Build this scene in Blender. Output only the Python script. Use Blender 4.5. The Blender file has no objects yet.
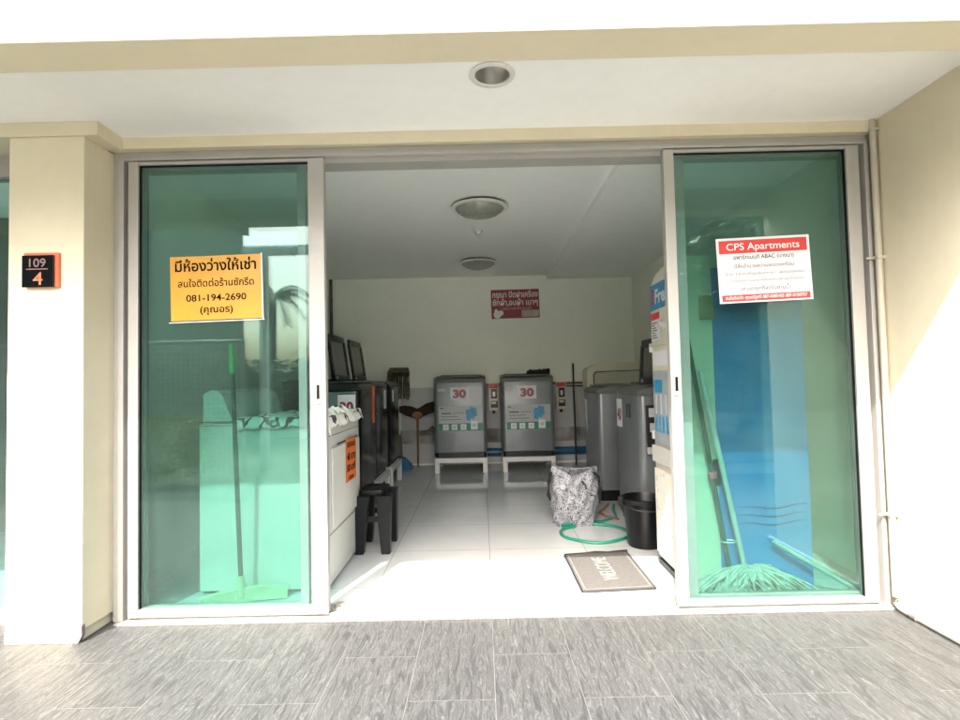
import bpy, bmesh, math, random
from mathutils import Matrix, Vector
random.seed(7)
sc = bpy.context.scene
COL = sc.collection
R = math.radians

# ------------------------------------------------------------------ camera
cam_d = bpy.data.cameras.new('camera')
cam_d.sensor_fit = 'HORIZONTAL'; cam_d.sensor_width = 36.0; cam_d.lens = 544 / 960 * 36
cam_d.clip_start = 0.05; cam_d.clip_end = 400
cam = bpy.data.objects.new('camera', cam_d); COL.objects.link(cam)
_p, _r, _y = R(2.133), R(-1.284), R(-0.165)
fwd = Vector((math.sin(_y) * math.cos(_p), math.cos(_y) * math.cos(_p), math.sin(_p)))
r0 = Vector((math.cos(_y), -math.sin(_y), 0)); u0 = r0.cross(fwd)
cr = math.cos(_r) * r0 + math.sin(_r) * u0
cu = -math.sin(_r) * r0 + math.cos(_r) * u0
M4 = Matrix((( cr.x, cu.x, -fwd.x, 0.0), (cr.y, cu.y, -fwd.y, -2.57), (cr.z, cu.z, -fwd.z, 1.08), (0, 0, 0, 1)))
cam.matrix_world = M4
sc.camera = cam

# ------------------------------------------------------------------ light
SUN = Vector((0.31, 1.0, -1.24))
w = bpy.data.worlds.new('World'); sc.world = w; w.use_nodes = True
nt = w.node_tree
sky = nt.nodes.new('ShaderNodeTexSky'); sky.sky_type = 'NISHITA'; sky.sun_disc = False
sky.sun_elevation = math.atan2(1.24, math.hypot(0.28, 1.0)); sky.sun_rotation = math.atan2(-0.28, -1.0)
sky.dust_density = 7.0
nt.links.new(sky.outputs[0], nt.nodes['Background'].inputs[0])
nt.nodes['Background'].inputs[1].default_value = 0.15
sun_d = bpy.data.lights.new('sun', 'SUN'); sun_d.energy = 2.0; sun_d.angle = R(0.5); sun_d.color = (1.0, 0.955, 0.88)
sun = bpy.data.objects.new('sun', sun_d); COL.objects.link(sun)
sun.rotation_mode = 'QUATERNION'; sun.rotation_quaternion = SUN.to_track_quat('-Z', 'Y'); sun.location = (-3, -8, 10)
sc.view_settings.view_transform = 'Standard'; sc.view_settings.look = 'None'
sc.view_settings.gamma = 1; sc.view_settings.use_curve_mapping = False
sc.view_settings.exposure = 2.9
cy = sc.cycles
cy.use_denoising = True; cy.caustics_reflective = False; cy.blur_glossy = 0.0
cy.max_bounces = 12; cy.diffuse_bounces = 9; cy.glossy_bounces = 6; cy.transparent_max_bounces = 16
cy.sample_clamp_indirect = 6.0

# ------------------------------------------------------------------ materials
def new_mat(name):
    m = bpy.data.materials.new(name); m.use_nodes = True
    return m, m.node_tree, m.node_tree.nodes['Principled BSDF']

def N(t, kind, **kw):
    n = t.nodes.new(kind)
    for k, v in kw.items(): setattr(n, k, v)
    return n

def ramp(t, src, stops):
    n = t.nodes.new('ShaderNodeValToRGB'); e = n.color_ramp.elements
    while len(e) < len(stops): e.new(0.5)
    for el, (p, c) in zip(e, stops):
        el.position = p; el.color = c if len(c) == 4 else (*c, 1)
    t.links.new(src, n.inputs[0]); return n

def coords(t, scale=(1, 1, 1), rot=(0, 0, 0), loc=(0, 0, 0)):
    tc = N(t, 'ShaderNodeTexCoord'); mp = N(t, 'ShaderNodeMapping')
    mp.inputs['Scale'].default_value = scale; mp.inputs['Rotation'].default_value = rot; mp.inputs['Location'].default_value = loc
    t.links.new(tc.outputs['Object'], mp.inputs[0]); return mp.outputs[0]

def noise(t, vec, scale, detail=4, rough=0.55):
    n = N(t, 'ShaderNodeTexNoise'); n.inputs['Scale'].default_value = scale
    n.inputs['Detail'].default_value = detail; n.inputs['Roughness'].default_value = rough
    t.links.new(vec, n.inputs['Vector']); return n.outputs['Fac']

def mixc(t, fac, a, b):
    n = N(t, 'ShaderNodeMix', data_type='RGBA')
    if isinstance(fac, (int, float)): n.inputs[0].default_value = fac
    else: t.links.new(fac, n.inputs[0])
    for i, v in ((6, a), (7, b)):
        if isinstance(v, tuple): n.inputs[i].default_value = (*v, 1) if len(v) == 3 else v
        else: t.links.new(v, n.inputs[i])
    return n.outputs[2]

def bump(t, b, h, strength=0.3, dist=0.002):
    n = N(t, 'ShaderNodeBump'); n.inputs['Strength'].default_value = strength; n.inputs['Distance'].default_value = dist
    t.links.new(h, n.inputs['Height']); t.links.new(n.outputs[0], b.inputs['Normal'])

def pm(name, col, rough=0.5, metal=0.0, var=0.10, vs=6.0, bs=0.0, bscale=80, spec=0.5, coat=0.0):
    m, t, b = new_mat(name)
    v = coords(t); f = noise(t, v, vs, 5)
    d = tuple(c * (1 - var) for c in col); l = tuple(min(1, c * (1 + var * 0.6)) for c in col)
    r = ramp(t, f, [(0.3, d), (0.7, l)])
    t.links.new(r.outputs[0], b.inputs['Base Color'])
    rr = ramp(t, noise(t, v, vs * 2.7, 3), [(0.3, (rough * 0.85,) * 3), (0.75, (min(1, rough * 1.2),) * 3)])
    t.links.new(rr.outputs[0], b.inputs['Roughness'])
    b.inputs['Metallic'].default_value = metal; b.inputs['Specular IOR Level'].default_value = spec
    b.inputs['Coat Weight'].default_value = coat
    if bs: bump(t, b, noise(t, v, bscale, 4), bs, 0.002)
    return m

def wall_mat(name, col, stain, amount=0.35):
    m, t, b = new_mat(name)
    v = coords(t); f = noise(t, v, 1.3, 6, 0.6); g = noise(t, v, 14, 5)
    c1 = mixc(t, ramp(t, f, [(0.42, (0, 0, 0)), (0.8, (amount,) * 3)]).outputs[0], col, stain)
    streak = noise(t, coords(t, (9, 9, 0.5)), 1.0, 5)
    c2 = mixc(t, ramp(t, streak, [(0.58, (0, 0, 0)), (0.8, (amount * 0.5,) * 3)]).outputs[0], c1, stain)
    c3 = mixc(t, ramp(t, g, [(0.3, (0.10,) * 3), (0.6, (0, 0, 0))]).outputs[0], c2, tuple(c * 0.75 for c in col))
    t.links.new(c3, b.inputs['Base Color']); b.inputs['Roughness'].default_value = 0.72
    b.inputs['Specular IOR Level'].default_value = 0.3
    bump(t, b, noise(t, v, 120, 4), 0.25, 0.0015)
    return m

CREAM = wall_mat('cream_paint', (0.67, 0.62, 0.465), (0.48, 0.42, 0.30))
CREAM_DIRTY = wall_mat('cream_paint_worn', (0.67, 0.62, 0.465), (0.42, 0.37, 0.26), 0.5)
WHITEP = wall_mat('white_ceiling_paint', (0.92, 0.94, 0.925), (0.84, 0.86, 0.84), 0.25)
ROOMW = wall_mat('room_wall_paint', (0.87, 0.89, 0.82), (0.78, 0.80, 0.73), 0.25)
MORTAR = pm('bare_mortar', (0.20, 0.17, 0.15), 0.9, var=0.4, vs=30, bs=0.8, bscale=60)
ALU = pm('pale_aluminium', (0.375, 0.37, 0.345), 0.4, 0.12, 0.05, 3)
ALU_IN = pm('grey_aluminium', (0.34, 0.34, 0.33), 0.42, 0.4, 0.08, 4)
SILL = pm('worn_white_sill', (0.24, 0.232, 0.21), 0.5, 0.1, 0.25, 9, 0.2)
GASKET = pm('black_rubber', (0.004, 0.004, 0.004), 0.7, spec=0.15)
BLACK = pm('black_plastic', (0.0035, 0.004, 0.005), 0.36, var=0.3, spec=0.3)
BLACKG = pm('glossy_black', (0.003, 0.004, 0.0045), 0.2, var=0.3, coat=0.0)
DARKGREY = pm('dark_grey_plastic', (0.016, 0.0175, 0.019), 0.4, var=0.2, spec=0.3)
SMOKE = pm('smoked_lid', (0.03, 0.034, 0.032), 0.2, var=0.2)
SILVER = pm('silver_grey_enamel', (0.165, 0.18, 0.19), 0.34, 0.25, 0.08, 3, coat=0.15)
SILVER_DK = pm('grey_deck', (0.13, 0.138, 0.135), 0.4, 0.1, 0.12, 5)
WHITE_EN = pm('white_enamel', (0.54, 0.54, 0.50), 0.4, 0, 0.04, 1.2)
CREAM_EN = pm('cream_enamel', (0.60, 0.57, 0.46), 0.35, 0, 0.08, 3)
STANDW = pm('white_painted_steel', (0.72, 0.71, 0.68), 0.4, 0, 0.1, 7)
PAPERW = pm('white_paper', (0.66, 0.665, 0.68), 0.55, 0, 0.04, 9)
PAPERO = pm('orange_paper', (0.58, 0.29, 0.018), 0.35, 0, 0.09, 12)
ORANGE = pm('orange_card', (0.60, 0.14, 0.025), 0.45, 0, 0.1, 15)
RED = pm('red_print', (0.55, 0.035, 0.035), 0.45, 0, 0.05)
DKRED = pm('dark_red_print', (0.23, 0.005, 0.025), 0.4, 0, 0.2, 9)
INK = pm('black_ink', (0.004, 0.003, 0.002), 0.7, spec=0.1)
GREYINK = pm('grey_ink', (0.045, 0.028, 0.04), 0.6, spec=0.1)
WHITEINK = pm('white_ink', (0.80, 0.79, 0.76), 0.5)
GREENP = pm('green_print', (0.02, 0.16, 0.11), 0.45)
BLUEP = pm('blue_print', (0.03, 0.26, 0.46), 0.45, 0, 0.35, 30)
GREYP = pm('grey_print', (0.45, 0.47, 0.48), 0.5)
LABELG = pm('pale_grey_label', (0.36, 0.39, 0.39), 0.4, 0, 0.1, 20)
WOOD = pm('brown_wood', (0.22, 0.13, 0.07), 0.6, 0, 0.3, 12)
ORWOOD = pm('orange_brown_handle', (0.24, 0.10, 0.022), 0.5, 0, 0.2, 12)
BLUEPIPE = pm('blue_pvc', (0.01, 0.10, 0.20), 0.35, 0, 0.2)
BLUEPL = pm('blue_plastic', (0.012, 0.16, 0.34), 0.35)
CHROME = pm('brushed_reflector', (0.66, 0.66, 0.64), 0.33, 1.0, 0.1, 12)
FROST = pm('frosted_diffuser', (0.30, 0.31, 0.27), 0.25, 0, 0.15, 20, coat=0.3)
HOSE = pm('green_hose', (0.01, 0.20, 0.13), 0.35, 0, 0.15)
BOXCREAM = pm('coin_box_cream', (0.55, 0.53, 0.42), 0.45, 0.1, 0.15, 15)
MOPSTR = pm('mop_cotton', (0.50, 0.47, 0.42), 0.9, 0, 0.35, 25, 0.6, 300)
MOPGREY = pm('grey_mop_cotton', (0.16, 0.14, 0.105), 0.95, 0, 0.35, 25, 0.6, 300)
STEEL = pm('grey_steel_tube', (0.60, 0.60, 0.60), 0.35, 0.3)
GREENPL = pm('green_plastic', (0.03, 0.42, 0.10), 0.4)
PALEPL = pm('pale_plastic', (0.42, 0.50, 0.33), 0.45)
DKPOLE = pm('dark_green_pole', (0.02, 0.06, 0.05), 0.4)
PINK = pm('pink_plastic', (0.65, 0.12, 0.16), 0.4)
BRUSHB = pm('brown_bristle', (0.03, 0.014, 0.008), 0.9, 0, 0.5, 60, 0.8, 200)
FABRICB = pm('black_fabric', (0.004, 0.004, 0.0045), 0.9, 0, 0.3, 40, 0.5, 200)
PIPEC = pm('cream_pipe', (0.42, 0.395, 0.32), 0.5, 0, 0.08)
GRIME = pm('grimy_plaster', (0.16, 0.155, 0.14), 0.9, 0, 0.5, 9, 0.5, 40)
GRIMEB = pm('stained_plaster', (0.40, 0.395, 0.37), 0.9, 0, 0.65, 4, 0.5, 40)
BOARDP = pm('pale_board', (0.52, 0.53, 0.52), 0.55, 0, 0.1, 3)
PLAQUE = pm('black_acrylic', (0.003, 0.004, 0.004), 0.12, 0, 0.3, coat=0.0, spec=0.3)
REDFR = pm('red_orange_acrylic', (0.62, 0.14, 0.06), 0.35)
LEAF = pm('leaf_green', (0.060, 0.105, 0.03), 0.5, 0, 0.45, 3)
LEAFY = pm('yellow_leaf', (0.30, 0.29, 0.05), 0.5, 0, 0.4, 9)
BARK = pm('bark', (0.12, 0.09, 0.065), 0.9, 0, 0.3, 12, 0.6, 40)
MESHW = pm('galvanised_wire', (0.38, 0.40, 0.40), 0.4, 0.5)
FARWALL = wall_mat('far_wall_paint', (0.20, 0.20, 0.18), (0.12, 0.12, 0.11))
POSTW = pm('white_post_paint', (0.78, 0.78, 0.76), 0.5)

def glass_mat():
    m = bpy.data.materials.new('green_tinted_glass'); m.use_nodes = True
    t = m.node_tree; t.nodes.clear()
    out = N(t, 'ShaderNodeOutputMaterial'); mix = N(t, 'ShaderNodeMixShader')
    tr = N(t, 'ShaderNodeBsdfTransparent'); tr.inputs[0].default_value = (0.728, 0.857, 0.835, 1)
    gl = N(t, 'ShaderNodeBsdfGlossy'); gl.inputs['Roughness'].default_value = 0.0; gl.inputs[0].default_value = (0.88, 1.0, 0.97, 1)
    lw = N(t, 'ShaderNodeLayerWeight'); lw.inputs[0].default_value = 0.5
    pw = N(t, 'ShaderNodeMath', operation='POWER'); pw.inputs[1].default_value = 5.0
    t.links.new(lw.outputs['Facing'], pw.inputs[0])
    ma = N(t, 'ShaderNodeMath', operation='MULTIPLY_ADD'); ma.inputs[1].default_value = 0.9; ma.inputs[2].default_value = 0.042
    t.links.new(pw.outputs[0], ma.inputs[0])
    # very faint rubbed dust on the pane
    t.links.new(ma.outputs[0], mix.inputs[0]); t.links.new(tr.outputs[0], mix.inputs[1]); t.links.new(gl.outputs[0], mix.inputs[2])
    df = N(t, 'ShaderNodeBsdfDiffuse'); df.inputs[0].default_value = (0.55, 0.72, 0.62, 1)
    mx2 = N(t, 'ShaderNodeMixShader')
    d = ramp(t, noise(t, coords(t), 5, 6), [(0.3, (0.003,) * 3), (0.75, (0.014,) * 3)])
    t.links.new(d.outputs[0], mx2.inputs[0]); t.links.new(mix.outputs[0], mx2.inputs[1]); t.links.new(df.outputs[0], mx2.inputs[2])
    t.links.new(mx2.outputs[0], out.inputs[0])
    return m
GLASS = glass_mat()

def pavement_mat():
    m, t, b = new_mat('slate_tile')
    v0 = coords(t)
    sep = N(t, 'ShaderNodeSeparateXYZ'); t.links.new(v0, sep.inputs[0])
    cmb = N(t, 'ShaderNodeCombineXYZ')
    ay = N(t, 'ShaderNodeMath', operation='ADD'); ay.inputs[1].default_value = 0.689 + 12.0 + 0.0
    ax = N(t, 'ShaderNodeMath', operation='ADD'); ax.inputs[1].default_value = -0.021 + 30.0
    t.links.new(sep.outputs['Y'], ay.inputs[0]); t.links.new(sep.outputs['X'], ax.inputs[0])
    t.links.new(ay.outputs[0], cmb.inputs['X']); t.links.new(ax.outputs[0], cmb.inputs['Y'])
    br = N(t, 'ShaderNodeTexBrick'); br.offset = 0.5; br.offset_frequency = 2
    br.inputs['Scale'].default_value = 1.0; br.inputs['Mortar Size'].default_value = 0.0016; br.inputs['Mortar Smooth'].default_value = 0.3
    br.inputs['Brick Width'].default_value = 0.6; br.inputs['Row Height'].default_value = 0.3; br.inputs['Bias'].default_value = 0.0
    br.inputs['Color1'].default_value = (0, 0, 0, 1); br.inputs['Color2'].default_value = (1, 1, 1, 1)
    t.links.new(cmb.outputs[0], br.inputs['Vector'])
    # slate clefts running nearly away from the lens, shifted per tile
    off = N(t, 'ShaderNodeVectorMath', operation='MULTIPLY_ADD')
    off.inputs[1].default_value = (3.1, 1.7, 0); t.links.new(br.outputs['Color'], off.inputs[0]); t.links.new(v0, off.inputs[2])
    mp = N(t, 'ShaderNodeMapping'); mp.inputs['Rotation'].default_value = (0, 0, R(-15)); mp.inputs['Scale'].default_value = (1.5, 0.22, 1)
    t.links.new(off.outputs[0], mp.inputs[0])
    wn = N(t, 'ShaderNodeTexNoise'); wn.inputs['Scale'].default_value = 34; wn.inputs['Detail'].default_value = 9; wn.inputs['Roughness'].default_value = 0.66; wn.inputs['Distortion'].default_value = 0.9
    t.links.new(mp.outputs[0], wn.inputs['Vector'])
    # ridged lines: |n-0.5|
    sb = N(t, 'ShaderNodeMath', operation='SUBTRACT'); sb.inputs[1].default_value = 0.5; t.links.new(wn.outputs['Fac'], sb.inputs[0])
    ab = N(t, 'ShaderNodeMath', operation='ABSOLUTE'); t.links.new(sb.outputs[0], ab.inputs[0])
    line = ramp(t, ab.outputs[0], [(0.0, (1, 1, 1)), (0.017, (0, 0, 0))])
    tone = ramp(t, wn.outputs['Fac'], [(0.34, (0.033, 0.035, 0.0365)), (0.5, (0.049, 0.051, 0.0525)), (0.66, (0.066, 0.0685, 0.07))])
    big = noise(t, v0, 2.2, 4)
    c0 = mixc(t, ramp(t, big, [(0.35, (0, 0, 0)), (0.7, (0.45,) * 3)]).outputs[0], tone.outputs[0], (0.075, 0.076, 0.076))
    tl = N(t, 'ShaderNodeMath', operation='MULTIPLY'); tl.inputs[1].default_value = 0.28; t.links.new(br.outputs['Color'], tl.inputs[0])
    c0 = mixc(t, tl.outputs[0], c0, (0.046, 0.047, 0.048))
    lf = N(t, 'ShaderNodeMath', operation='MULTIPLY'); lf.inputs[1].default_value = 0.5; t.links.new(line.outputs[0], lf.inputs[0])
    c1 = mixc(t, lf.outputs[0], c0, (0.21, 0.215, 0.215))
    c2 = mixc(t, br.outputs['Fac'], c1, (0.155, 0.153, 0.148))
    t.links.new(c2, b.inputs['Base Color'])
    b.inputs['Roughness'].default_value = 0.42; b.inputs['Specular IOR Level'].default_value = 0.4
    hs = N(t, 'ShaderNodeMath', operation='MULTIPLY_ADD'); hs.inputs[1].default_value = -1.3
    t.links.new(br.outputs['Fac'], hs.inputs[0]); t.links.new(wn.outputs['Fac'], hs.inputs[2])
    bump(t, b, hs.outputs[0], 1.0, 0.011)
    return m

def floor_mat():
    m, t, b = new_mat('polished_floor_tile')
    v0 = coords(t, loc=(-0.024 + 12 - 0.0, 0.28 + 12, 0))
    br = N(t, 'ShaderNodeTexBrick'); br.offset = 0.0
    br.inputs['Scale'].default_value = 1.0; br.inputs['Mortar Size'].default_value = 0.0018; br.inputs['Mortar Smooth'].default_value = 0.2
    br.inputs['Brick Width'].default_value = 0.6; br.inputs['Row Height'].default_value = 0.6
    br.inputs['Color1'].default_value = (0, 0, 0, 1); br.inputs['Color2'].default_value = (1, 1, 1, 1)
    t.links.new(v0, br.inputs['Vector'])
    v = coords(t); f = noise(t, v, 2.5, 6); d = noise(t, v, 16, 6, 0.7)
    c = ramp(t, f, [(0.3, (0.47, 0.495, 0.505)), (0.7, (0.52, 0.545, 0.555))])
    c1 = mixc(t, ramp(t, d, [(0.58, (0, 0, 0)), (0.85, (0.30,) * 3)]).outputs[0], c.outputs[0], (0.40, 0.38, 0.34))
    c2 = mixc(t, br.outputs['Fac'], c1, (0.20, 0.20, 0.20))
    t.links.new(c2, b.inputs['Base Color'])
    rr = ramp(t, d, [(0.35, (0.02,) * 3), (0.8, (0.06,) * 3)]); t.links.new(rr.outputs[0], b.inputs['Roughness'])
    b.inputs['Specular IOR Level'].default_value = 0.75
    hs = N(t, 'ShaderNodeMath', operation='MULTIPLY'); hs.inputs[1].default_value = -1.0
    t.links.new(br.outputs['Fac'], hs.inputs[0]); bump(t, b, hs.outputs[0], 0.3, 0.002)
    return m
PAVE = pavement_mat(); FLOOR = floor_mat()
ROAD = pm('pale_concrete', (0.50, 0.49, 0.455), 0.85, 0, 0.2, 1.5, 0.4, 60)

def bag_mat():
    m, t, b = new_mat('woven_black_white')
    v = coords(t)
    wv = N(t, 'ShaderNodeTexVoronoi', distance='CHEBYCHEV'); wv.inputs['Scale'].default_value = 115; wv.inputs['Randomness'].default_value = 0.45
    t.links.new(v, wv.inputs['Vector'])
    r1 = ramp(t, wv.outputs['Distance'], [(0.36, (0.33, 0.34, 0.37)), (0.52, (0.018, 0.019, 0.024))])
    n = noise(t, v, 40, 3)
    c = mixc(t, ramp(t, n, [(0.5, (0, 0, 0)), (0.7, (0.3,) * 3)]).outputs[0], r1.outputs[0], (0.03, 0.03, 0.04))
    t.links.new(c, b.inputs['Base Color']); b.inputs['Roughness'].default_value = 0.4
    bump(t, b, wv.outputs['Distance'], 0.3, 0.002)
    return m
BAG = bag_mat()

def lace_mat():
    m, t, b = new_mat('lace_cloth')
    v = coords(t); n = noise(t, v, 9, 2, 0.4); e = noise(t, v, 60, 3)
    c = ramp(t, n, [(0.555, (0.74, 0.73, 0.68)), (0.575, (0.05, 0.05, 0.05)), (0.62, (0.05, 0.05, 0.05)), (0.64, (0.70, 0.69, 0.64))])
    c2 = mixc(t, ramp(t, e, [(0.55, (0, 0, 0)), (0.7, (0.35,) * 3)]).outputs[0], c.outputs[0], (0.35, 0.34, 0.31))
    t.links.new(c2, b.inputs['Base Color']); b.inputs['Roughness'].default_value = 0.9
    return m
LACE = lace_mat()

def mat_mat():
    m, t, b = new_mat('looped_doormat')
    v = coords(t); n = noise(t, v, 160, 4, 0.7); g = noise(t, v, 12, 4)
    c = ramp(t, n, [(0.3, (0.042, 0.040, 0.038)), (0.7, (0.125, 0.119, 0.114))])
    c2 = mixc(t, ramp(t, g, [(0.4, (0, 0, 0)), (0.8, (0.4,) * 3)]).outputs[0], c.outputs[0], (0.08, 0.077, 0.073))
    t.links.new(c2, b.inputs['Base Color']); b.inputs['Roughness'].default_value = 0.95
    bump(t, b, n, 0.8, 0.004)
    return m
MATM = mat_mat()

def vend_blue():
    m, t, b = new_mat('blue_wrap_panel')
    v = coords(t); f = noise(t, v, 2.0, 4)
    c = ramp(t, f, [(0.35, (0.012, 0.17, 0.47)), (0.7, (0.022, 0.22, 0.55))])
    t.links.new(c.outputs[0], b.inputs['Base Color']); b.inputs['Roughness'].default_value = 0.3
    return m
BLUEWRAP = vend_blue()
DEEPBLUE = pm('deep_blue_line', (0.01, 0.07, 0.25), 0.4)

# ------------------------------------------------------------------ mesh helpers
def BM(): return bmesh.new()

def box(bm, x0, x1, y0, y1, z0, z1, bev=0.0, seg=2):
    t = bmesh.new()
    bmesh.ops.create_cube(t, size=1)
    for v in t.verts:
        v.co = Vector(((x0 + x1) / 2 + v.co.x * (x1 - x0), (y0 + y1) / 2 + v.co.y * (y1 - y0), (z0 + z1) / 2 + v.co.z * (z1 - z0)))
    if bev:
        bmesh.ops.bevel(t, geom=t.edges[:], offset=bev, segments=seg, affect='EDGES', profile=0.6)
    merge(bm, t)

def merge(bm, t, M=None):
    if M is not None: t.transform(M)
    me = bpy.data.meshes.new('tmp'); t.to_mesh(me); t.free(); bm.from_mesh(me); bpy.data.meshes.remove(me)

def rbox(bm, x0, x1, y0, y1, z0, z1, rv=0.05, rt=0.02, seg=5):
    """box with round vertical edges and softened rims"""
    t = bmesh.new(); bmesh.ops.create_cube(t, size=1)
    for v in t.verts:
        v.co = Vector(((x0 + x1) / 2 + v.co.x * (x1 - x0), (y0 + y1) / 2 + v.co.y * (y1 - y0), (z0 + z1) / 2 + v.co.z * (z1 - z0)))
    ve = [e for e in t.edges if abs(e.verts[0].co.z - e.verts[1].co.z) > 1e-6]
    bmesh.ops.bevel(t, geom=ve, offset=rv, segments=seg, affect='EDGES', profile=0.5)
    he = [e for e in t.edges if len(e.link_faces) == 2 and abs(e.verts[0].co.z - e.verts[1].co.z) < 1e-6 and any(abs(f.normal.z) > 0.9 for f in e.link_faces)]
    t.normal_update()
    he = [e for e in t.edges if abs(e.verts[0].co.z - e.verts[1].co.z) < 1e-6 and any(abs(f.normal.z) > 0.9 for f in e.link_faces) and any(abs(f.normal.z) < 0.1 for f in e.link_faces)]
    if rt: bmesh.ops.bevel(t, geom=he, offset=rt, segments=3, affect='EDGES', profile=0.5)
    merge(bm, t)

def prism(bm, pts, axis, a, b):
    """polygon pts in the two remaining axes (cyclic order), extruded along axis from a to b"""
    def P(u, v, w):
        return {'X': (w, u, v), 'Y': (u, w, v), 'Z': (u, v, w)}[axis]
    va = [bm.verts.new(P(u, v, a)) for u, v in pts]; vb = [bm.verts.new(P(u, v, b)) for u, v in pts]
    n = len(pts); fs = [bm.faces.new(va), bm.faces.new(vb[::-1])]
    for i in range(n):
        fs.append(bm.faces.new((va[i], vb[i], vb[(i + 1) % n], va[(i + 1) % n])))
    bmesh.ops.recalc_face_normals(bm, faces=fs)

def tube(bm, pts, r, seg=10, cap=True):
    pts = [Vector(p) for p in pts]; rs = r if isinstance(r, (list, tuple)) else [r] * len(pts)
    rings = []; up = Vector((0, 0, 1))
    for i, p in enumerate(pts):
        d = (pts[min(i + 1, len(pts) - 1)] - pts[max(i - 1, 0)]).normalized()
        a = d.cross(up)
        if a.length < 0.05: a = d.cross(Vector((0, 1, 0)))
        a.normalize(); b = d.cross(a)
        rings.append([bm.verts.new(p + (a * math.cos(2 * math.pi * k / seg) + b * math.sin(2 * math.pi * k / seg)) * rs[i]) for k in range(seg)])
    fs = []
    for i in range(len(rings) - 1):
        for k in range(seg):
            fs.append(bm.faces.new((rings[i][k], rings[i][(k + 1) % seg], rings[i + 1][(k + 1) % seg], rings[i + 1][k])))
    if cap: fs.append(bm.faces.new(rings[0][::-1])); fs.append(bm.faces.new(rings[-1]))
    bmesh.ops.recalc_face_normals(bm, faces=fs)

def lathe(bm, prof, c=(0, 0, 0), seg=36, sx=1.0, sy=1.0, caps=True):
    rings = []
    for r, z in prof:
        rings.append([bm.verts.new((c[0] + r * sx * math.cos(2 * math.pi * k / seg), c[1] + r * sy * math.sin(2 * math.pi * k / seg), c[2] + z)) for k in range(seg)])
    fs = []
    for i in range(len(rings) - 1):
        for k in range(seg):
            fs.append(bm.faces.new((rings[i][k], rings[i][(k + 1) % seg], rings[i + 1][(k + 1) % seg], rings[i + 1][k])))
    if caps and prof[0][0] > 1e-5: fs.append(bm.faces.new(rings[0][::-1]))
    if caps and prof[-1][0] > 1e-5: fs.append(bm.faces.new(rings[-1]))
    bmesh.ops.recalc_face_normals(bm, faces=fs)

def root_mat(o):
    while o.parent: o = o.parent
    return Matrix.Translation(o.location) @ o.rotation_euler.to_matrix().to_4x4()

def obj(name, bm, m, parent=None, smooth=False, local=False, label=None):
    me = bpy.data.meshes.new(name)
    if parent is not None and not local: bm.transform(root_mat(parent).inverted())
    bmesh.ops.remove_doubles(bm, verts=bm.verts[:], dist=1e-6)
    if smooth:
        bm.normal_update()
        for f in bm.faces: f.smooth = True
        for e in bm.edges:
            if len(e.link_faces) == 2 and e.link_faces[0].normal.angle(e.link_faces[1].normal, 0) > R(38): e.smooth = False
    bm.to_mesh(me); bm.free()
    me.materials.append(m)
    o = bpy.data.objects.new(name, me); COL.objects.link(o)
    if parent is not None: o.parent = parent
    if label: o['label'] = label
    return o

def thing(name, label, cat, loc=(0, 0, 0), rz=0.0, group=None):
    o = bpy.data.objects.new(name, None); COL.objects.link(o)
    o.location = loc; o.rotation_euler = (0, 0, rz); o.empty_display_size = 0.1
    o['label'] = label; o['category'] = cat
    if group: o['group'] = group
    return o

def tag(o, label, cat, group=None):
    o['label'] = label; o['category'] = cat
    if group: o['group'] = group
    return o

def struct(name, bm, m):
    o = obj(name, bm, m); o['kind'] = 'structure'; return o

def dup(o, loc, label, rz=None):
    r = o.copy(); COL.objects.link(r); r.location = loc; r['label'] = label
    if rz is not None: r.rotation_euler = (0, 0, rz)
    def kids(src, dst):
        for ch in list(src.children):
            c = ch.copy(); COL.objects.link(c); c.parent = dst; kids(ch, c)
    kids(o, r); return r

UPV = '\u0e34\u0e35\u0e36\u0e37\u0e31\u0e47'; TONE = '\u0e48\u0e49\u0e4a\u0e4b\u0e4c'
FRONT = Matrix(((1, 0, 0), (0, 0, -1), (0, 1, 0))).to_4x4()       # text right = +X, up = +Z, faces -Y
LEFTF = Matrix(((0, 0, -1), (-1, 0, 0), (0, 1, 0))).to_4x4()      # faces -X
RIGHTF = Matrix(((0, 0, 1), (1, 0, 0), (0, 1, 0))).to_4x4()       # faces +X
def text_bm(lines):
    """lines: (string, centre x, baseline y, width or None, size, bold)"""
    bm = bmesh.new()
    for s, cx, y, wid, size, bold in lines:
        cu_ = bpy.data.curves.new('t', 'FONT'); cu_.body = s; cu_.size = 1; cu_.offset = bold; cu_.resolution_u = 5
        for i, ch in enumerate(s):
            if ch in TONE and i and s[i - 1] in UPV: cu_.body_format[i].material_index = 1
        cu_.materials.append(INK); cu_.materials.append(RED)
        o = bpy.data.objects.new('t', cu_); COL.objects.link(o)
        me = bpy.data.meshes.new_from_object(o.evaluated_get(bpy.context.evaluated_depsgraph_get()))
        bpy.data.objects.remove(o); bpy.data.curves.remove(cu_)
        up = set()
        for p in me.polygons:
            if p.material_index == 1: up.update(p.vertices)
            p.material_index = 0
        for v in up: me.vertices[v].co.y += 0.22
        xs = [v.co.x for v in me.vertices]
        x0, x1 = min(xs), max(xs); k = (wid / (x1 - x0)) if wid else size
        for v in me.vertices: v.co = ((v.co.x - (x0 + x1) / 2) * k + cx, v.co.y * size + y, 0)
        me.materials.clear(); bm.from_mesh(me); bpy.data.meshes.remove(me)
    return bm

def lettering(name, lines, M, m, parent):
    bm = text_bm(lines); bm.transform(M); return obj(name, bm, m, parent)

def flat(bm, M, x0, x1, y0, y1, z0=0.0, z1=0.001):
    t = bmesh.new(); box(t, x0, x1, y0, y1, z0, z1); merge(bm, t, M)

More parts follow.
